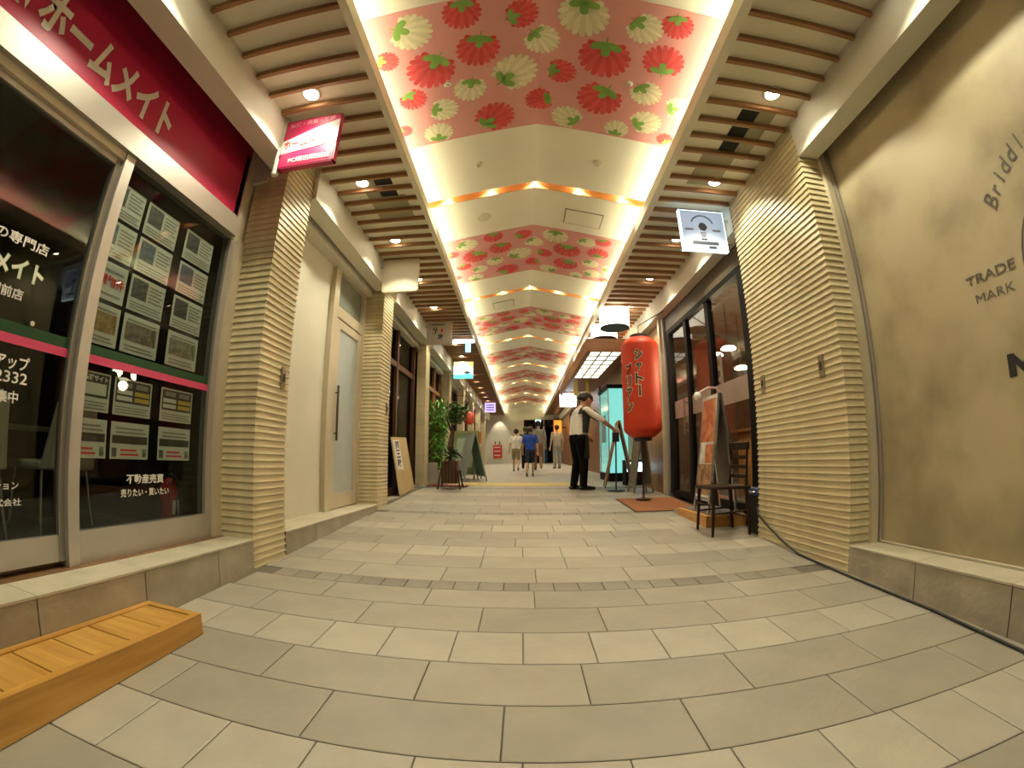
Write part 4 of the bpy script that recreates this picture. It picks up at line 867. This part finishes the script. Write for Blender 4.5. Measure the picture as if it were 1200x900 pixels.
# ------------------------------------------------------------------ red lantern
LC = (1.775, 6.2); LZ0, LZ1, LR = 1.235, 2.71, 0.278
M_LANT = mat('lantern_paper', (0.62, 0.045, 0.012), 0.55, vary=0.06, scale=3)
t = thing('paper_lantern', 'tall red paper lantern with black katakana on a slim pole', 'lantern', (LC[0], LC[1], fz(6.2)))
prof = []
N = 56
for k in range(N+1):
    f = k/N; d = min(f, 1-f); r = LR*min(1, (0.58 + 0.42*math.sin(min(1, d/0.085)*PI/2)))
    prof.append((r + (0.0035 if k % 2 else 0), LZ0 + (LZ1-LZ0)*f))
lbody = MB().lathe(prof, (LC[0], LC[1], 0), 40).build('body', M_LANT, t, smooth=True)
MB().lathe([(.10, LZ0-.055), (.135, LZ0-.05), (.135, LZ0+.005)], (LC[0], LC[1], 0), 24).build('bottom_ring', M_BLACK, t); MB().lathe([(.135, LZ1-.005), (.135, LZ1+.05), (.1, LZ1+.055)], (LC[0], LC[1], 0), 24).build('top_ring', M_BLACK, t)
MB().tube([(LC[0], LC[1], fz(6.2)+.016), (LC[0], LC[1], LZ0-.05)], .016).lathe([(.11, .017), (.11, .03), (.03, .045)], (LC[0], LC[1], fz(6.2)), 20).build('pole', M_DARKWOOD, t)
MB().tube([(LC[0], LC[1], LZ1+.05), (LC[0], LC[1], LZ1+.2), (2.2, 6.2, LZ1+.45)], .01).build('hanger', M_DARKWOOD, t)
M_OUT = mat('pale_outline', (0.62, 0.50, 0.38), 0.6, vary=0.05)
def lant_text(col, cdeg, ztop, pitch):
    base_a = math.atan2(-LC[1], -LC[0])      # towards the camera
    for k, ch in enumerate(col):
        small = ch in 'ャ'
        W = 0.105 if not small else 0.085; Hh = 0.15 if not small else 0.115
        zc = ztop - pitch*k
        body = ch
        for bold, m, dr, g in ((0.085, M_OUT, 0.0045, 1.22), (0.02, M_BLACK, 0.007, 1.0)):
            ww, hh = (W*g, Hh*g)
            if ch == 'ー': ww, hh, body = 0.022*g*(1.6 if g > 1 else 1), 0.15*g, '|'
            if ch == 'リ': ww *= 0.8
            def fn(u, v, ww=ww, hh=hh, dr=dr):
                a = base_a + math.radians(cdeg) + (u - ww/2)/LR
                return Vector((LC[0] + (LR+dr+.002)*math.cos(a), LC[1] + (LR+dr+.002)*math.sin(a), zc - hh/2 + v))
            text('letter', body, m, lbody, (0, 0, 0), (1, 0, 0), (0, 0, 1), ww, hh, bold=bold, fn=fn)
for off in (0, -97):
    lant_text('シャトー', -4 + off, 2.41, 0.175); lant_text('ブリアン', -37 + off, 2.21, 0.18)

# ------------------------------------------------------------------ projecting wooden canopy on the right with lit ceiling panel
cn = thing('shop_canopy', 'projecting wooden shop canopy with a gridded luminous ceiling', 'canopy', (1.7, 9.5, 2.95))
M_CAN = wood('canopy_wood', (0.22, 0.085, 0.025), (0.34, 0.15, 0.05), axis=0, scale=2)
bx('fascia', M_CAN, cn, 1.23, 2.34, 7.86, 7.92, 2.93, 3.18); bx('side_fascia', wood('canopy_wood_y', (0.22, 0.085, 0.025), (0.34, 0.15, 0.05), axis=1, scale=2), cn, 1.23, 1.30, 7.92, 13.5, 2.93, 3.18)
bx('deck', M_CAN, cn, 1.30, 2.34, 7.92, 13.5, 3.05, 3.18)
bx('grid', mat('grid_frame', (0.20, 0.14, 0.07), 0.5), cn, 1.32, 2.0, 7.98, 10.9, 2.98, 3.05)
M_PANEL = glow('panel_glow', (1.0, 0.97, 0.78), 1.1)
for i in range(3):
    for j in range(7):
        x0 = 1.35 + i*0.212; y0 = 8.05 + j*0.402
        bx('light_pane', M_PANEL, cn, x0+.01, x0+0.18, y0+.03, y0+0.31, 2.970, 2.985)
bx('hanging_tag', M_YELLOWPRINT, cn, 1.36, 1.46, 11.0, 11.04, 2.55, 2.93); bx('hanging_tag', M_YELLOWPRINT, cn, 1.7, 1.78, 11.2, 11.24, 2.6, 3.05)
M_DRUM = glow('drum_glow', (1.0, 0.95, 0.80), 2.2)
for k in range(5):
    y_ = 7.05 + 0.92*k if k == 0 else 7.1 + 0.92*k
    z0 = 3.20 if k else 3.13
    t = thing('drum_lamp', 'white glowing drum pendant with dark base plate above the canopy', 'lamp', (1.61, y_, z0), group='drum pendants above the wooden canopy')
    MB().lathe([(.255, 0.012), (.255, 3.45-z0)], (1.61, y_, z0), 32).build('shade', M_DRUM, t, smooth=False)
    MB().lathe([(.20, -.006), (.25, 0.0), (.25, 0.012)], (1.61, y_, z0), 32).build('base_plate', M_BLACK, t)
# teal glowing vitrine
t = thing('display_fridge', 'tall glass display fridge glowing teal beside the waiter', 'fridge', (2.1, 9.85, fz(9.8)))
M_TEAL = glow('teal_glow', (0.30, 0.85, 0.82), 0.75)
bx('plinth', M_DARKMETAL, t, 1.9, 2.335, 9.3, 10.4, fz(9.3)-.01, 0.62); bx('cap', M_DARKMETAL, t, 1.88, 2.335, 9.28, 10.42, 2.47, 2.55)
bx('light_core', M_TEAL, t, 1.93, 2.335, 9.34, 10.37, 0.62, 2.47)
bx('front_glass', M_GLASS, t, 1.905, 2.335, 9.31, 9.318, 0.62, 2.47); bx('side_glass', M_GLASS, t, 1.90, 1.908, 9.32, 10.4, 0.62, 2.47)
bx('corner_post', M_STEEL, t, 1.895, 1.915, 9.30, 9.32, .62, 2.47); bx('corner_post', M_STEEL, t, 1.895, 1.915, 10.38, 10.40, .62, 2.47)
bx('notice', mat('teal_notice', (0.25, 0.4, 0.42), 0.6), t, 1.892, 1.899, 9.6, 10.1, 1.3, 1.9)
t = thing('small_lightbox', 'small glowing pale box low behind the menu boards', 'lit sign', (2.0, 8.2, fz(8.2)))
bx('body', M_DARKMETAL, t, 2.0, 2.34, 8.2, 8.5, fz(8.2)-.005, 0.62); bx('face', glow('low_glow', (0.6, 0.9, 1.0), 1.8), t, 2.02, 2.32, 8.19, 8.2, 0.68, 0.86); bx('frame', M_DARKMETAL, t, 2.0, 2.34, 8.2, 8.5, .62, .9)

# ------------------------------------------------------------------ left bay objects
# leaning board with paper
lb = thing('leaning_board', 'pale plywood board with a calligraphy paper leaning on the dark shopfront', 'board', (-1.9, 7.1, fz(7.1)))
M_PLY = wood('plywood', (0.50, 0.36, 0.17), (0.60, 0.44, 0.22), axis=2, scale=1.5)
b0, b1, t0, t1 = Vector((-1.885, 6.62, fz(6.62)+.004)), Vector((-1.90, 7.6, fz(7.6)+.004)), Vector((-2.04, 6.60, 1.27)), Vector((-2.055, 7.55, 1.31))
nv = (b1-b0).cross(t0-b0).normalized(); nv = nv if nv.x > 0 else -nv
MB().hexa([b0-nv*.015, b0, b1, b1-nv*.015, t0-nv*.015, t0, t1, t1-nv*.015]).build('board', M_PLY, lb)
def LBP(u, v, d=.002): return b0*(1-u)*(1-v) + b1*u*(1-v) + t0*(1-u)*v + t1*u*v + nv*d
MB().hexa([LBP(.10, .44, .002), LBP(.48, .41, .002), LBP(.48, .41, .004), LBP(.10, .44, .004), LBP(.06, .95, .002), LBP(.44, .95, .002), LBP(.44, .95, .004), LBP(.06, .95, .004)]).build('paper', M_WHITE, lb)
for k, ch in enumerate('孤三昧'):
    o_ = LBP(.14, .79 - .155*k, .006); text('brush_letter', ch, M_BLACK, lb, o_, LBP(.40, .79-.155*k, .006)-o_, LBP(.14, .93-.155*k, .006)-o_, 1, 1, bold=.03)

def leaf_cloud(mb, c, r, n, size, seed, droop=0.0, slim=.3):
    rnd = random.Random(seed)
    for k in range(n):
        while True:
            d = Vector((rnd.uniform(-1, 1), rnd.uniform(-1, 1), rnd.uniform(-1, 1)))
            if 0.15 < d.length < 1: break
        p = Vector((c[0]+d.x*r[0], c[1]+d.y*r[1], c[2]+d.z*r[2]))
        a = rnd.uniform(0, 2*PI); up = rnd.uniform(-.6, .5) - droop
        t_ = Vector((math.cos(a), math.sin(a), up)).normalized(); s_ = t_.cross(Vector((0, 0, 1))).normalized()*size*slim
        L = size*rnd.uniform(.7, 1.3)
        mb.add([p, p+t_*L*.5+s_, p+t_*L, p+t_*L*.5-s_], [(0, 1, 2, 3)])
    return mb
M_LEAFG = mat('leaf_green', (0.085, 0.24, 0.03), 0.5, vary=0.3, scale=15); M_LEAFD = mat('leaf_dark', (0.035, 0.11, 0.02), 0.5, vary=0.3, scale=15)
M_BARK = mat('bark', (0.10, 0.06, 0.03), 0.8, vary=0.2); M_POT = mat('brown_pot', (0.13, 0.05, 0.02), 0.5, vary=0.15)
zf = fz(8.6)
t = thing('potted_bamboo', 'tall bright green feathery potted plant beside the slim pillar', 'plant', (-1.74, 8.95, zf))
MB().lathe([(.13, 0), (.17, .3), (.18, .32)], (-1.74, 8.95, zf), 16).build('pot', M_POT, t)
mb = MB()
for k in range(7): mb.tube([(-1.74+.05*math.cos(k), 8.95+.05*math.sin(k), zf+.25), (-1.74+.12*math.cos(k*1.3), 8.95+.12*math.sin(k*1.3), zf+1.0), (-1.74+.2*math.cos(k*1.3), 8.95+.2*math.sin(k*1.3), zf+1.75)], .008, 5)
mb.build('stem', M_LEAFG, t)
leaf_cloud(leaf_cloud(MB(), (-1.73, 8.95, zf+.9), (.2, .18, .6), 520, .17, 3, .5, .11), (-1.73, 8.95, zf+1.4), (.22, .2, .45), 300, .17, 4, .5, .11).build('foliage', mat('leaf_bright', (0.13, 0.36, 0.04), 0.5, vary=0.3, scale=15), t)
zf = fz(7.75)
t = thing('potted_tree', 'small potted tree with round dark crown in a slatted wooden planter', 'plant', (-1.27, 7.75, zf))
mb = MB(); 
for sx in (-1, 1):
    for sy in (-1, 1): MB().tube([(-1.27+sx*.15, 7.75+sy*.15, zf+.33), (-1.27+sx*.2, 7.75+sy*.2, zf)], .016, 6).build('leg', M_DARKWOOD, t)
MB().hexa([(-1.42, 7.6, zf+.10), (-1.12, 7.6, zf+.10), (-1.12, 7.9, zf+.10), (-1.42, 7.9, zf+.10), (-1.40, 7.62, zf+.5), (-1.14, 7.62, zf+.5), (-1.14, 7.88, zf+.5), (-1.40, 7.88, zf+.5)]).build('planter', M_POT, t)
for k in range(5): bx('planter_slat', M_DARKWOOD, t, -1.415+k*.06, -1.375+k*.06, 7.59, 7.6, zf+.1, zf+.48)
MB().tube([(-1.27, 7.75, zf+.4), (-1.29, 7.74, zf+.75), (-1.24, 7.75, zf+1.05), (-1.27, 7.75, zf+1.22)], [.05, .045, .035, .03], 8).tube([(-1.28, 7.74, zf+.7), (-1.12, 7.72, zf+.62), (-1.05, 7.7, zf+.55)], [.03, .025, .012], 6).tube([(-1.25, 7.75, zf+1.0), (-1.36, 7.75, zf+1.3)], [.025, .012], 6).build('trunk', M_BARK, t)
leaf_cloud(MB(), (-1.17, 7.75, zf+1.36), (.19, .19, .20), 480, .10, 5).build('crown', mat('leaf_crown', (0.075, 0.20, 0.03), 0.5, vary=0.35, scale=15), t)
leaf_cloud(MB(), (-1.27, 7.75, zf+.6), (.15, .14, .14), 130, .10, 6).build('undergrowth', M_LEAFD, t)
t = thing('red_floor_mat', 'small dark red mat under the potted tree', 'mat', (-1.35, 8.25, fz(8.25))); bx('pile', mat('mat_red', (0.16, 0.02, 0.025), 0.9, vary=.1), t, -1.78, -1.0, 7.98, 8.6, fz(8.0)+.0, fz(8.6)+.008)
t = thing('concrete_block', 'grey concrete blocks at the foot of the slim pillar', 'block', (-1.78, 8.6, fz(8.6))); bx('block', mat('grey_block', (0.30, 0.28, 0.23), 0.8), t, -1.84, -1.68, 8.47, 8.62, fz(8.5), 0.86); bx('block', mat('grey_block', (0.30, 0.28, 0.23), 0.8), t, -1.84, -1.62, 8.63, 8.70, fz(8.5), 0.70)
aframe('menu_stand', 'green-framed folding board beyond the potted tree', -1.32, 10.4, fz(10.4), 1.35, 0.6, 1.15, 0.26, mat('frame_green', (0.28, 0.26, 0.09), 0.6), (mat('board_green', (0.16, 0.22, 0.10), 0.6), mat('board_teal', (0.10, 0.20, 0.17), 0.6)), [(.1, .25, .9, .85, mat('poster_sage', (0.35, 0.38, 0.26), 0.6))])
aframe('menu_stand', 'teal folding board beside the green-framed one', -1.12, 9.7, fz(9.7), 0.5, 0.5, 1.05, 0.26, mat('frame_grey', (0.30, 0.30, 0.26), 0.5), (mat('board_pale', (0.30, 0.31, 0.26), 0.6), mat('board_teal', (0.10, 0.20, 0.17), 0.6)), [])
t = thing('red_paper_lantern', 'small red paper lantern hanging beside a far left shopfront', 'lantern', (-1.62, 13.3, 2.0)); MB().lathe([(.08, 0), (.16, .06), (.18, .2), (.16, .34), (.08, .4)], (-1.62, 13.3, 2.0), 18).build('body', mat('lantern_small', (0.6, 0.07, 0.04), 0.6), t, smooth=True); MB().tube([(-1.62, 13.3, 2.4), (-1.62, 13.3, 2.9), (-2.08, 13.3, 2.9)], .01).build('hanger', M_DARKMETAL, t)
t = thing('orange_banner', 'upright orange and white banner sign past the green boards', 'banner', (-1.45, 13.0, fz(13))); bx('cloth', mat('banner_orange', (0.60, 0.20, 0.03), 0.7), t, -1.6, -1.2, 13.0, 13.02, fz(13)+.15, 1.75); bx('white_patch', M_WHITE, t, -1.58, -1.22, 12.99, 13.0, 1.1, 1.4); bx('red_mark', M_REDTXT, t, -1.48, -1.32, 12.985, 12.99, 1.2, 1.32); MB().tube([(-1.62, 13.01, fz(13)), (-1.62, 13.01, 1.8)], .012).lathe([(.15, 0), (.15, .03)], (-1.5, 13.01, fz(13)), 14).build('pole', M_STEEL, t)

# ------------------------------------------------------------------ people
def nrm(v): return Vector(v)
def person(label, loc, rz, H, pose, colours, hair, voxel=0.012, extras=None):
    """pose: dict of joints in metres for a 1.72 m figure facing +y, x to its right; scaled by H/1.72"""
    s = H/1.72
    J = dict(pelvis=(0, 0, .93), chest=(0, 0, 1.27), neck=(0, 0, 1.45), head=(0, .02, 1.60),
             sl=(-.185, 0, 1.39), sr=(.185, 0, 1.39), el=(-.25, -.02, 1.11), er=(.25, -.02, 1.11), wl=(-.26, .06, .86), wr=(.26, .06, .86),
             hl=(-.09, 0, .90), hr=(.09, 0, .90), kl=(-.10, .02, .49), kr=(.10, .02, .49), al=(-.10, -.02, .08), ar=(.10, -.02, .08))
    J.update(pose); J = {k: Vector(v) for k, v in J.items()}
    caps = []
    def cap(a, b, ra, rb, tg, flat=1.0): caps.append((Vector(a), Vector(b), ra, rb, tg, flat))
    short_sl = colours.get('short_sleeve', False); short_leg = colours.get('short_leg', False)
    P, Cc, Nk, Hd = J['pelvis'], J['chest'], J['neck'], J['head']
    lat = (J['sr'] - J['sl']).normalized()
    for k in (-1, 1):
        cap(P + lat*.065*k, Cc + lat*.075*k, .098, .105, 'top'); cap(Cc + lat*.075*k, J['sr' if k > 0 else 'sl'] - lat*.05*k + Vector((0, 0, -.02)), .10, .065, 'top')
        cap(P + lat*.065*k, P + lat*.07*k + Vector((0, 0, -.06)), .10, .102, 'bot')
    cap(P + Vector((0, 0, .10)), Cc + Vector((0, 0, .08)), .10, .10, 'top'); cap(Cc + Vector((0, 0, .1)), Nk, .07, .055, 'top'); cap(Nk, Hd - Vector((0, 0, .05)), .052, .05, 'skin')
    fwd = Vector((0, 1, 0)); hd = colours.get('look', Vector((0, 1, 0))).normalized(); side = hd.cross(Vector((0, 0, 1))).normalized(); upv = side.cross(hd).normalized()
    cap(Hd + upv*.02 - hd*.02, Hd + upv*.025 + hd*.012, .088, .088, 'skin'); cap(Hd - upv*.03 + hd*.02, Hd - upv*.075 + hd*.045, .068, .042, 'skin')
    cap(Hd + hd*.095 + upv*.01, Hd + hd*.118 - upv*.022, .010, .016, 'skin')      # nose
    for k in (-1, 1): cap(Hd + side*.09*k - upv*.005, Hd + side*.095*k + upv*.03, .012, .016, 'skin')   # ears
    cap(Hd + hd*.098 - upv*.052 - side*.018, Hd + hd*.098 - upv*.052 + side*.018, .009, .009, 'lip')
    for l in 'lr':
        k = -1 if l == 'l' else 1
        S, E, W = J['s'+l], J['e'+l], J['w'+l]
        cap(S, E, .058, .046, 'top'); 
        if short_sl:
            mid = S.lerp(E, .72); caps.pop(); cap(S, mid, .060, .058, 'top'); cap(mid, E, .043, .040, 'skin')
        elif colours.get('elbow_sleeve'): pass
        fa = 'skin' if (short_sl or colours.get('elbow_sleeve')) else 'top'
        cap(E, W, .041, .028, fa)
        d = (W - E).normalized(); hx = colours.get('palm_' + l, Vector((1, 0, 0))); u = (hx - d*hx.dot(d)).normalized(); nrm_ = d.cross(u)
        Pm = W + d*.075; cap(W, Pm, .026, .03, 'skin'); 
        for i, (o_, ln) in enumerate(((-.030, .062), (-.010, .074), (.010, .070), (.030, .054))):
            b0 = W + d*.03 + u*o_*.7; b1_ = W + d*.088 + u*o_; curl = nrm_*colours.get('curl', .018)
            cap(b0, b1_, .012, .0105, 'skin'); cap(b1_, b1_ + d*ln*.55 + curl*.5, .0095, .009, 'skin'); cap(b1_ + d*ln*.55 + curl*.5, b1_ + d*ln + curl*1.5, .009, .0075, 'skin')
        th = W + d*.02 - u*.02; cap(th, th + d*.035 - u*.03, .012, .0105, 'skin'); cap(th + d*.035 - u*.03, th + d*.068 - u*.038 + nrm_*.012, .010, .0085, 'skin')
        Hp, Kn, An = J['h'+l], J['k'+l], J['a'+l]
        if short_leg:
            mid = Hp.lerp(Kn, .85); cap(Hp, mid, .092, .078, 'bot'); cap(mid, Kn, .052, .05, 'skin'); cap(Kn, Kn.lerp(An, .35), .048, .052, 'skin'); cap(Kn.lerp(An, .35), An, .052, .033, 'skin')
        else:
            cap(Hp, Kn, .092, .066, 'bot'); cap(Kn, Kn.lerp(An, .35), .064, .064, 'bot'); cap(Kn.lerp(An, .35), An + Vector((0, 0, .0)), .064, .055, 'bot')
        ft = colours.get('foot_' + l, Vector((0, 1, 0))); tip = An + ft*.17 + Vector((0, 0, -.05)); heel = An - ft*.045 + Vector((0, 0, -.045))
        if colours.get('pitch_' + l): tip = tip + Vector((0, 0, -colours['pitch_' + l])); heel = heel + Vector((0, 0, colours['pitch_' + l]*.4))
        cap(heel, An + ft*.07 + Vector((0, 0, -.04)), .034, .038, 'shoe'); cap(An + ft*.07 + Vector((0, 0, -.04)), tip, .038, .028, 'shoe'); cap(An, An + Vector((0, 0, -.035)), .038, .038, 'shoe')
    bm = bmesh.new()
    for a, b, ra, rb, tg, fl in caps:
        d = b - a; L = max(d.length, 1e-4); q = d.to_track_quat('Z', 'Y').to_matrix().to_4x4()
        n, m_ = 12, 5; ringv = []
        for j in range(m_): t_ = PI/2*(j/(m_) - 1); ringv.append((ra*math.cos(t_), ra*math.sin(t_)))
        ringv.append((ra, 0)); ringv.append((rb, L))
        for j in range(1, m_+1): t_ = PI/2*j/m_; ringv.append((rb*math.cos(t_), L + rb*math.sin(t_)))
        ringv = [(max(r, .0006), z) for r, z in ringv]
        M4 = Matrix.Translation(a) @ q; rings = []
        for r, z in ringv: rings.append([bm.verts.new(M4 @ Vector((r*math.cos(2*PI*i/n), r*math.sin(2*PI*i/n), z))) for i in range(n)])
        for r0_, r1_ in zip(rings, rings[1:]):
            for i in range(n): bm.faces.new((r0_[i], r0_[(i+1) % n], r1_[(i+1) % n], r1_[i]))
        bm.faces.new(rings[0][::-1]); bm.faces.new(rings[-1])
    me = bpy.data.meshes.new('raw'); bm.to_mesh(me); bm.free()
    tmp = bpy.data.objects.new('raw', me); COL.objects.link(tmp)
    r_ = tmp.modifiers.new('r', 'REMESH'); r_.mode = 'VOXEL'; r_.voxel_size = voxel; sm = tmp.modifiers.new('s', 'SMOOTH'); sm.factor = .5; sm.iterations = 3
    dg = bpy.context.evaluated_depsgraph_get(); out = bpy.data.meshes.new_from_object(tmp.evaluated_get(dg)); bpy.data.objects.remove(tmp)
    tags = ['skin', 'top', 'bot', 'shoe', 'lip']
    out.materials.clear()
    for tg in tags: out.materials.append(colours.get(tg) or M_SKIN if tg != 'lip' else M_LIP)
    import numpy as np
    pc = np.empty(len(out.polygons)*3); out.polygons.foreach_get('center', pc); pc = pc.reshape(-1, 3)
    best = np.full(len(pc), 1e9); idx = np.zeros(len(pc), int)
    for a, b, ra, rb, tg, fl in caps:
        A_, B_ = np.array(a), np.array(b); ab = B_-A_; t_ = np.clip(((pc-A_)@ab)/max(ab@ab, 1e-9), 0, 1)
        dd = np.linalg.norm(pc - (A_ + t_[:, None]*ab), axis=1) - (ra + (rb-ra)*t_); w_ = dd < best; best[w_] = dd[w_]; idx[w_] = tags.index(tg)
    out.polygons.foreach_set('material_index', idx.tolist()); out.polygons.foreach_set('use_smooth', [True]*len(pc)); out.update()
    root = thing('person', label, 'person', loc, rz)
    root.scale = (colours.get('girth', 1), colours.get('girth', 1), 1); body = link('body', out, root); body.scale = (s, s, s)
    # hair: cap of displaced skull
    mb = MB(); n, m_ = 18, 10
    vs = []; fs = []
    rnd = random.Random(len(label))
    for j in range(m_+1):
        th_ = PI*0.78*j/m_
        for i in range(n):
            ph = 2*PI*i/n; cut = 1.0 if math.cos(ph) < .1 else .58
            tt = th_*cut; r = .112*(1 + rnd.uniform(-.04, .06))
            vs.append(Hd + upv*(.03 + r*math.cos(tt)) + (hd*math.cos(ph)*1.08 + side*math.sin(ph)*.93)*r*math.sin(tt) - hd*.010)
    for j in range(m_):
        for i in range(n): fs.append((j*n+i, j*n+(i+1) % n, (j+1)*n+(i+1) % n, (j+1)*n+i))
    mb.add(vs, fs)
    h = mb.build('hair', hair, root, local=True, smooth=True); h.scale = (s, s, s)
    so = h.modifiers.new('s', 'SOLIDIFY'); so.thickness = .016; so.offset = -1
    for k in (-1, 1):
        e_ = MB().ball(Hd + hd*.092 + side*.034*k + upv*.018, .011, 8, 6).build('eye', M_EYE, root, local=True, smooth=True); e_.scale = (s, s, s)
    def garment(name, m, sel, off):
        """shell lifted off the body where sel(point) holds"""
        src = out; keep = [p for p in src.polygons if sel(p.center, tags[p.material_index])]
        mp = {}; gb = MB(); gv = []
        for p in keep:
            for v in p.vertices:
                if v not in mp: mp[v] = len(gv); vv = src.vertices[v]; gv.append(vv.co + vv.normal*off)
        gb.add(gv, [tuple(mp[v] for v in p.vertices) for p in keep]); g = gb.build(name, m, root, local=True, smooth=True); g.scale = (s, s, s)
        so_ = g.modifiers.new('s', 'SOLIDIFY'); so_.thickness = .008; so_.offset = 1
        return g
    if extras: extras(root, J, garment, s)
    return root
M_SKIN = mat('skin', (0.52, 0.30, 0.19), 0.55, vary=0.05); M_LIP = mat('lips', (0.42, 0.16, 0.12), 0.5); M_EYE = mat('eye', (0.03, 0.02, 0.02), 0.3)
M_HAIR = mat('hair_black', (0.007, 0.005, 0.004), 0.6, vary=0.3, scale=30); M_HAIRB = mat('hair_brown', (0.06, 0.03, 0.018), 0.5, vary=0.3, scale=30)
M_SHIRT = mat('white_shirt', (0.82, 0.80, 0.76), 0.8, vary=0.05, scale=8, bump=.2); M_TROUSER = mat('black_trousers', (0.005, 0.005, 0.005), 0.8, spec=0.1); M_SHOE = mat('black_shoe', (0.01, 0.01, 0.01), 0.35)
# waiter, facing the boards (+x), head bowed, right hand reaching to the board
def waiter_extras(root, J, garment, s):
    vest = mat('black_vest', (0.015, 0.014, 0.014), 0.7)
    garment('vest', vest, lambda c, tg: tg == 'top' and 0.98 < c.z < 1.36 and c.y > -0.01 and abs(c.x) < .21, .010)
    garment('vest_strap', vest, lambda c, tg: tg == 'top' and 1.30 < c.z < 1.5 and .115 < c.x < .155, .010)
    garment('vest_strap', vest, lambda c, tg: tg == 'top' and 1.30 < c.z < 1.5 and -.155 < c.x < -.115, .010)
    garment('apron', vest, lambda c, tg: tg == 'bot' and 0.55 < c.z < 1.0 and c.y > 0.02, .014)
person('waiter in white shirt, black vest and trousers reaching to the menu board', (1.0, 7.62, fz(7.62)), -PI/2 + 0.35, 1.74,
       dict(chest=(0, .035, 1.26), neck=(0, .07, 1.43), head=(0, .125, 1.565), sl=(-.18, .05, 1.38), sr=(.18, .05, 1.375),
            el=(-.23, .04, 1.11), wl=(-.16, .20, .95), er=(.25, .26, 1.20), wr=(.19, .47, 1.07), kl=(-.09, .03, .49), kr=(.09, .05, .49), al=(-.085, -.03, .08), ar=(.085, .04, .08)),
       dict(top=M_SHIRT, bot=M_TROUSER, shoe=M_SHOE, skin=M_SKIN, elbow_sleeve=True, girth=1.2, look=Vector((0, .8, -.55)), palm_r=Vector((0, 0, 1)), palm_l=Vector((0, 0, 1))), M_HAIR, voxel=.008, extras=waiter_extras)
M_TEE = mat('white_tee', (0.70, 0.66, 0.60), 0.8); M_KHAKI = mat('khaki', (0.30, 0.24, 0.13), 0.8); M_BLUE = mat('blue_tee', (0.02, 0.07, 0.42), 0.8); M_NAVYS = mat('navy_shorts', (0.02, 0.022, 0.045), 0.8)
M_BROWNP = mat('brown_trousers', (0.22, 0.11, 0.05), 0.8); M_GREYS = mat('grey_shirt', (0.28, 0.25, 0.20), 0.8); M_SNEAK = mat('sneaker', (0.06, 0.06, 0.06), 0.6); M_BEIGEC = mat('beige_coat', (0.42, 0.33, 0.22), 0.8); M_GREYP = mat('grey_trousers', (0.30, 0.28, 0.23), 0.8)
walkA = dict(kl=(-.09, .14, .50), al=(-.09, .10, .10), kr=(.09, .04, .48), ar=(.09, -.26, .16), wl=(-.27, -.08, .87), wr=(.26, .16, .88))
walkB = dict(kr=(.09, .12, .50), ar=(.09, .14, .09), kl=(-.09, .0, .49), al=(-.09, -.20, .12), wr=(.27, -.06, .87), wl=(-.26, .14, .88))
person('child in white T-shirt and khaki shorts walking away down the arcade', (-0.17, 14.2, fz(14.2)), 0.0, 1.40, walkA, dict(top=M_TEE, bot=M_KHAKI, shoe=M_SNEAK, skin=M_SKIN, short_sleeve=True, short_leg=True, pitch_r=.05), M_HAIR, voxel=.013)
person('child in blue T-shirt and navy shorts walking away down the arcade', (0.23, 11.4, fz(11.4)), -0.1, 1.32, walkB, dict(top=M_BLUE, bot=M_NAVYS, shoe=M_SNEAK, skin=M_SKIN, short_sleeve=True, short_leg=True, pitch_l=.05), M_HAIRB, voxel=.013)
person('adult in grey shirt and brown trousers walking beside the blue-shirted child', (0.58, 14.9, fz(14.9)), 0.0, 1.72, walkA, dict(top=M_GREYS, bot=M_BROWNP, shoe=M_SNEAK, skin=M_SKIN), M_HAIR, voxel=.014)
person('adult in dark clothes half hidden between the two children', (0.15, 15.7, fz(15.7)), 0.0, 1.56, walkB, dict(top=mat('dark_green_top', (0.05, 0.07, 0.04), 0.8), bot=M_TROUSER, shoe=M_SHOE, skin=M_SKIN), mat('green_cap', (0.07, 0.12, 0.04), 0.8), voxel=.014)
person('person in beige top and grey trousers standing far behind the waiter', (1.40, 17.0, fz(17)), 0.3, 1.70, dict(), dict(top=M_BEIGEC, bot=M_GREYP, shoe=M_SHOE, skin=M_SKIN), M_HAIR, voxel=.014)
